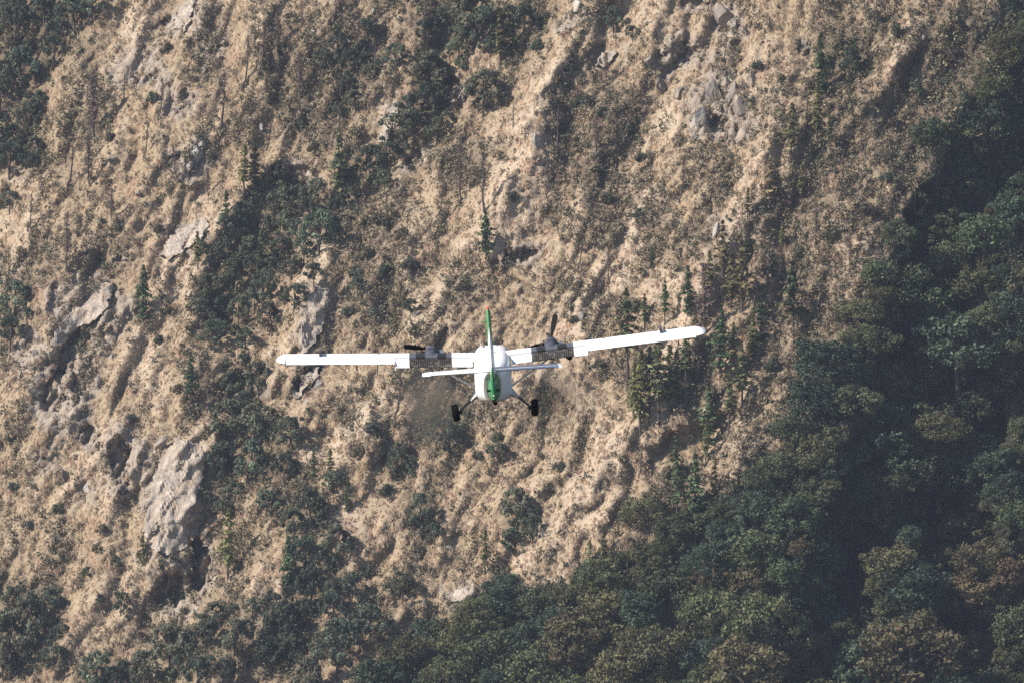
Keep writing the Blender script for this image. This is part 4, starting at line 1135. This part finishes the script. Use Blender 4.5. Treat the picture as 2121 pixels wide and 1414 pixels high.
# dirt-stained belly edge, nose gear
part('nose_leg', *rod((0.0, 4.3, -1.6), (0.0, 4.35, -2.35), .07, .06, 8), MGREY)
nw = bpy.data.objects.new('nose_wheel', None); col.objects.link(nw); nw.parent = plane; nw.location = (.0, 4.35, -2.36)
part('tyre', *loft([[(px_, r_ * math.cos(w), r_ * math.sin(w)) for w in np.arange(24) * 2 * math.pi / 24] for px_, r_ in ((-.09, .16), (-.11, .24), (-.07, .31), (0, .33), (.07, .31), (.11, .24), (.09, .16))]), MBLK, nw, True)

# tail
def fsec(z, y0, y1, th, nn=10, a=0.0, b=1.0):
    xs = a + (b - a) * (1 - np.cos(np.linspace(0, math.pi, nn))) / 2
    t = 5 * (.2969 * np.sqrt(xs) - .126 * xs - .3516 * xs ** 2 + .2843 * xs ** 3 - .1036 * xs ** 4) * th
    y = y0 + (y1 - y0) * xs
    return np.concatenate([np.stack([t, y, np.full(nn, z)], -1), np.stack([-t[::-1], y[::-1], np.full(nn, z)], -1)])
fl_ = [(-.15, -5.9, -9.50, .30), (.15, -6.5, -9.54, .28), (.6, -6.95, -9.58, .26), (1.6, -7.55, -9.66, .23), (2.6, -8.1, -9.74, .20), (2.95, -8.32, -9.77, .18), (3.06, -8.5, -9.75, .12), (3.10, -8.7, -9.7, .04)]
fin = part('tail_fin', *loft([fsec(*s, a=0, b=.56) for s in fl_]), MFIN, smooth=True)
part('rudder', *loft([fsec(z, y0, y1, th, a=.575, b=1.0) for z, y0, y1, th in [(-.92, -8.8, -9.62, .16), (-.6, -8.2, -9.62, .22), (-.15, -7.2, -9.62, .27)] + [(z, a_, b_ - .12, t_) for z, a_, b_, t_ in fl_[1:]]]), MFIN, smooth=True)
rr = []
for z in np.arange(-.8, .5, .085):
    rr.append(boxm((0, -9.32, z), (.15, .55, .022)))
o = part('rudder_corrugation', *merge(rr), MFIN, fin); o['kind'] = 'stuff'
part('beacon', *loft([[(r_ * math.cos(w), -9.3 + r_ * math.sin(w), z) for w in np.arange(12) * math.pi / 6] for z, r_ in ((3.07, .06), (3.13, .06), (3.17, .045), (3.19, .01))]), MRED, fin, True)
for q in (-1, 1):
    part('fin_aerial', *rod((q * .05, -9.2, 2.55), (q * .36, -9.55, 2.55), .022, .015, 6), MFIN if q < 0 else MDARK, fin)
part('tail_light', *boxm((.0, -9.76, -.72), (.07, .08, .07)), MTIP, fin)
part('tail_bumper', *rod((0, -8.9, -1.0), (0, -9.3, -1.10), .09, .05, 8), MBLK)
for q in (-1, 1):
    part('rudder_horn', *boxm((q * .20, -9.2, -.55), (.18, .12, .10)), MDARK)
def tsec(x, sx, a, b, le, ch, th, defl=0.0, nn=9):
    xs = a + (b - a) * (1 - np.cos(np.linspace(0, math.pi, nn))) / 2
    t = 5 * (.2969 * np.sqrt(xs) - .126 * xs - .3516 * xs ** 2 + .2843 * xs ** 3 - .1036 * xs ** 4) * th
    up = np.stack([xs * ch, t], -1); q = np.concatenate([up, np.stack([xs[::-1] * ch, -t[::-1]], -1)])
    if defl:
        h = np.array([a * ch, 0]); c, s = math.cos(defl), math.sin(defl); d = q - h
        q = h + np.stack([d[:, 0] * c + d[:, 1] * s, -d[:, 0] * s + d[:, 1] * c], -1)
    return np.stack([np.full(len(q), sx * x), le - q[:, 0], .24 + q[:, 1]], -1)
for sx in (-1, 1):
    fx = lambda L: [s[::-1] for s in L] if sx > 0 else L
    st_ = part('tailplane', *loft(fx([tsec(x, sx, 0, .58, le, ch, th) for x, le, ch, th in ((.0, -7.3, 1.62, .20), (1.5, -7.38, 1.50, .19), (2.75, -7.45, 1.40, .17), (3.06, -7.52, 1.30, .13), (3.14, -7.7, 1.0, .06))])), MW, smooth=True)
    el = part('elevator', *loft(fx([tsec(x, sx, .60, 1.0, le, ch, th, math.radians(-3)) for x, le, ch, th in ((.16, -7.3, 1.62, .20), (1.5, -7.38, 1.50, .19), (2.72, -7.45, 1.40, .17))])), MW, smooth=True)
    part('elevator_balance', *loft(fx([tsec(x, sx, .60, 1.0, le, ch, th) for x, le, ch, th in ((2.76, -7.45, 1.40, .17), (3.06, -7.52, 1.30, .13), (3.14, -7.7, 1.0, .06))])), MW, st_, True)
    part('trim_seam', *boxm((sx * 2.2, -8.28, .24 + .098), (1.0, .018, .012)), MLINE, st_)

# brown volume added below each engine, standing in for hot-exhaust blur
hs = bpy.data.materials.new('exhaust_blur_standin'); hs.use_nodes = True
hsn = hs.node_tree; hsn.nodes.clear()
hso = hsn.nodes.new('ShaderNodeOutputMaterial'); pv2 = hsn.nodes.new('ShaderNodeVolumePrincipled')
pv2.inputs['Color'].default_value = (0.38, 0.33, 0.27, 1)
tco = hsn.nodes.new('ShaderNodeTexCoord').outputs['Object']
ln = hsn.nodes.new('ShaderNodeVectorMath'); ln.operation = 'LENGTH'; hsn.links.new(tco, ln.inputs[0])
fall = mathn(hsn, 'POWER', mathn(hsn, 'SUBTRACT', 1.0, ln.outputs['Value'], True), 1.3)
nz = noise(hsn, tco, 2.2, 3, .6)
hsn.links.new(mathn(hsn, 'MULTIPLY', mathn(hsn, 'MULTIPLY', fall, ramp(hsn, nz, .36, .62)), 1.1), pv2.inputs['Density'])
hsn.links.new(pv2.outputs[0], hso.inputs['Volume'])
for sx, lab in ((-1, 'faint dark volume standing in for hot exhaust blur below the left engine'), (1, 'faint dark volume standing in for hot exhaust blur below the right engine')):
    o = add('exhaust_blur_standin', mesh_np('exhaust_blur_standin', ICO[0], ICO[1], hs, smooth=True))
    o.scale = (1.9, 2.2, 2.2)
    o.location = (((898 if sx < 0 else 1150) - 1060.5) * K * 302.5, 302.5, -((838 if sx < 0 else 825) - 707) * K * 302.5)
    o['kind'] = 'stuff'; tag(o, lab, 'smoke')

# ------------------------------------------------------------------ labels that single each thing out
LAND = [("the left wing tip", 575, 745), ("the left engine", 893, 715), ("the top of the tail fin", 1010, 640), ("the right engine", 1142, 700), ("the right wing tip", 1452, 683),
        ("the left main wheel", 944, 855), ("the right main wheel", 1106, 845), ("the middle of the right wing", 1320, 705), ("the middle of the left wing", 740, 745),
        ("the big slab at far left", 175, 660), ("the black hollow at lower left", 400, 1190), ("the broad pale rock face at lower left", 360, 1030), ("the steep pale slab by the gully", 390, 490),
        ("the tilted rock fin above the airplane", 805, 250), ("the white rocks at upper left", 405, 325), ("the arched pale crag at upper right", 1450, 260),
        ("the pale boulder at the top edge", 1200, 12), ("the leaf-shaped dark rock", 1664, 95), ("the lone pale boulder at top right", 1912, 80),
        ("the small rock face above the bottom forest", 950, 1230), ("the shadowed nook above the tail fin", 1078, 528),
        ("the picture's top left corner", 0, 0), ("the picture's top right corner", 2121, 0), ("the picture's bottom left corner", 0, 1414), ("the picture's bottom right corner", 2121, 1414),
        ("the left edge's midpoint", 0, 707), ("the right edge's midpoint", 2121, 707), ("the bottom edge's midpoint", 1060, 1414), ("the bottom edge's right quarter point", 1590, 1414), ("the bottom edge's left quarter point", 530, 1414),
        ("the right edge's lower quarter point", 2121, 1060), ("the right edge's upper quarter point", 2121, 354), ("the top edge's left quarter point", 530, 0), ("the top edge's right quarter point", 1590, 0), ("the left edge's upper quarter point", 0, 354),
        ("the left edge's lower quarter point", 0, 1060)]
DIRS = ['right of', 'above and right of', 'above', 'above and left of', 'left of', 'below and left of', 'below', 'below and right of']
ORD = ['', ', second out', ', third out', ', fourth out', ', fifth out', ', sixth out', ', seventh out', ', eighth out', ', ninth out', ', tenth out']
buckets = {}
for o, u, v, ph, cat, grp in THINGS:
    L = min(LAND, key=lambda l: math.hypot(l[1] - u, l[2] - v))
    d = DIRS[int(round(math.degrees(math.atan2(L[2] - v, u - L[1])) / 45.0)) % 8]
    buckets.setdefault((ph, d, L[0]), []).append((math.hypot(L[1] - u, L[2] - v), o, cat, grp))
for (ph, d, ln), lst in buckets.items():
    lst.sort(key=lambda t: t[0])
    for i, (_, o, cat, grp) in enumerate(lst):
        lb = '%s %s %s%s' % (ph, d, ln, ORD[i] if i else (', nearest' if len(lst) > 1 else ''))
        if len(lb.split()) > 16: lb = lb.replace(', nearest', '').replace(' and ', '-')
        tag(o, lb, cat, grp)

# ------------------------------------------------------------------ the air between
hm = bpy.data.materials.new('haze'); hm.use_nodes = True
hn = hm.node_tree; hn.nodes.clear()
ho = hn.nodes.new('ShaderNodeOutputMaterial'); pv = hn.nodes.new('ShaderNodeVolumePrincipled')
pv.inputs['Color'].default_value = (0.70, 0.79, 1.0, 1); pv.inputs['Density'].default_value = HAZE_D = 0.00005
pv.inputs['Anisotropy'].default_value = 0.2
hn.links.new(pv.outputs[0], ho.inputs['Volume'])
x0, x1, y0, y1, z0, z1 = -960, 960, -1400, 2450, -215, 560
hv = [(x, y, z) for x in (x0, x1) for y in (y0, y1) for z in (z0, z1)]
hf = [(0, 1, 3, 2), (4, 6, 7, 5), (0, 4, 5, 1), (2, 3, 7, 6), (0, 2, 6, 4), (1, 5, 7, 3)]
hz = add('haze', mesh_np('haze', hv, hf, hm)); hz['kind'] = 'stuff'
tag(hz, 'thin pale blue haze in the valley air', 'haze')
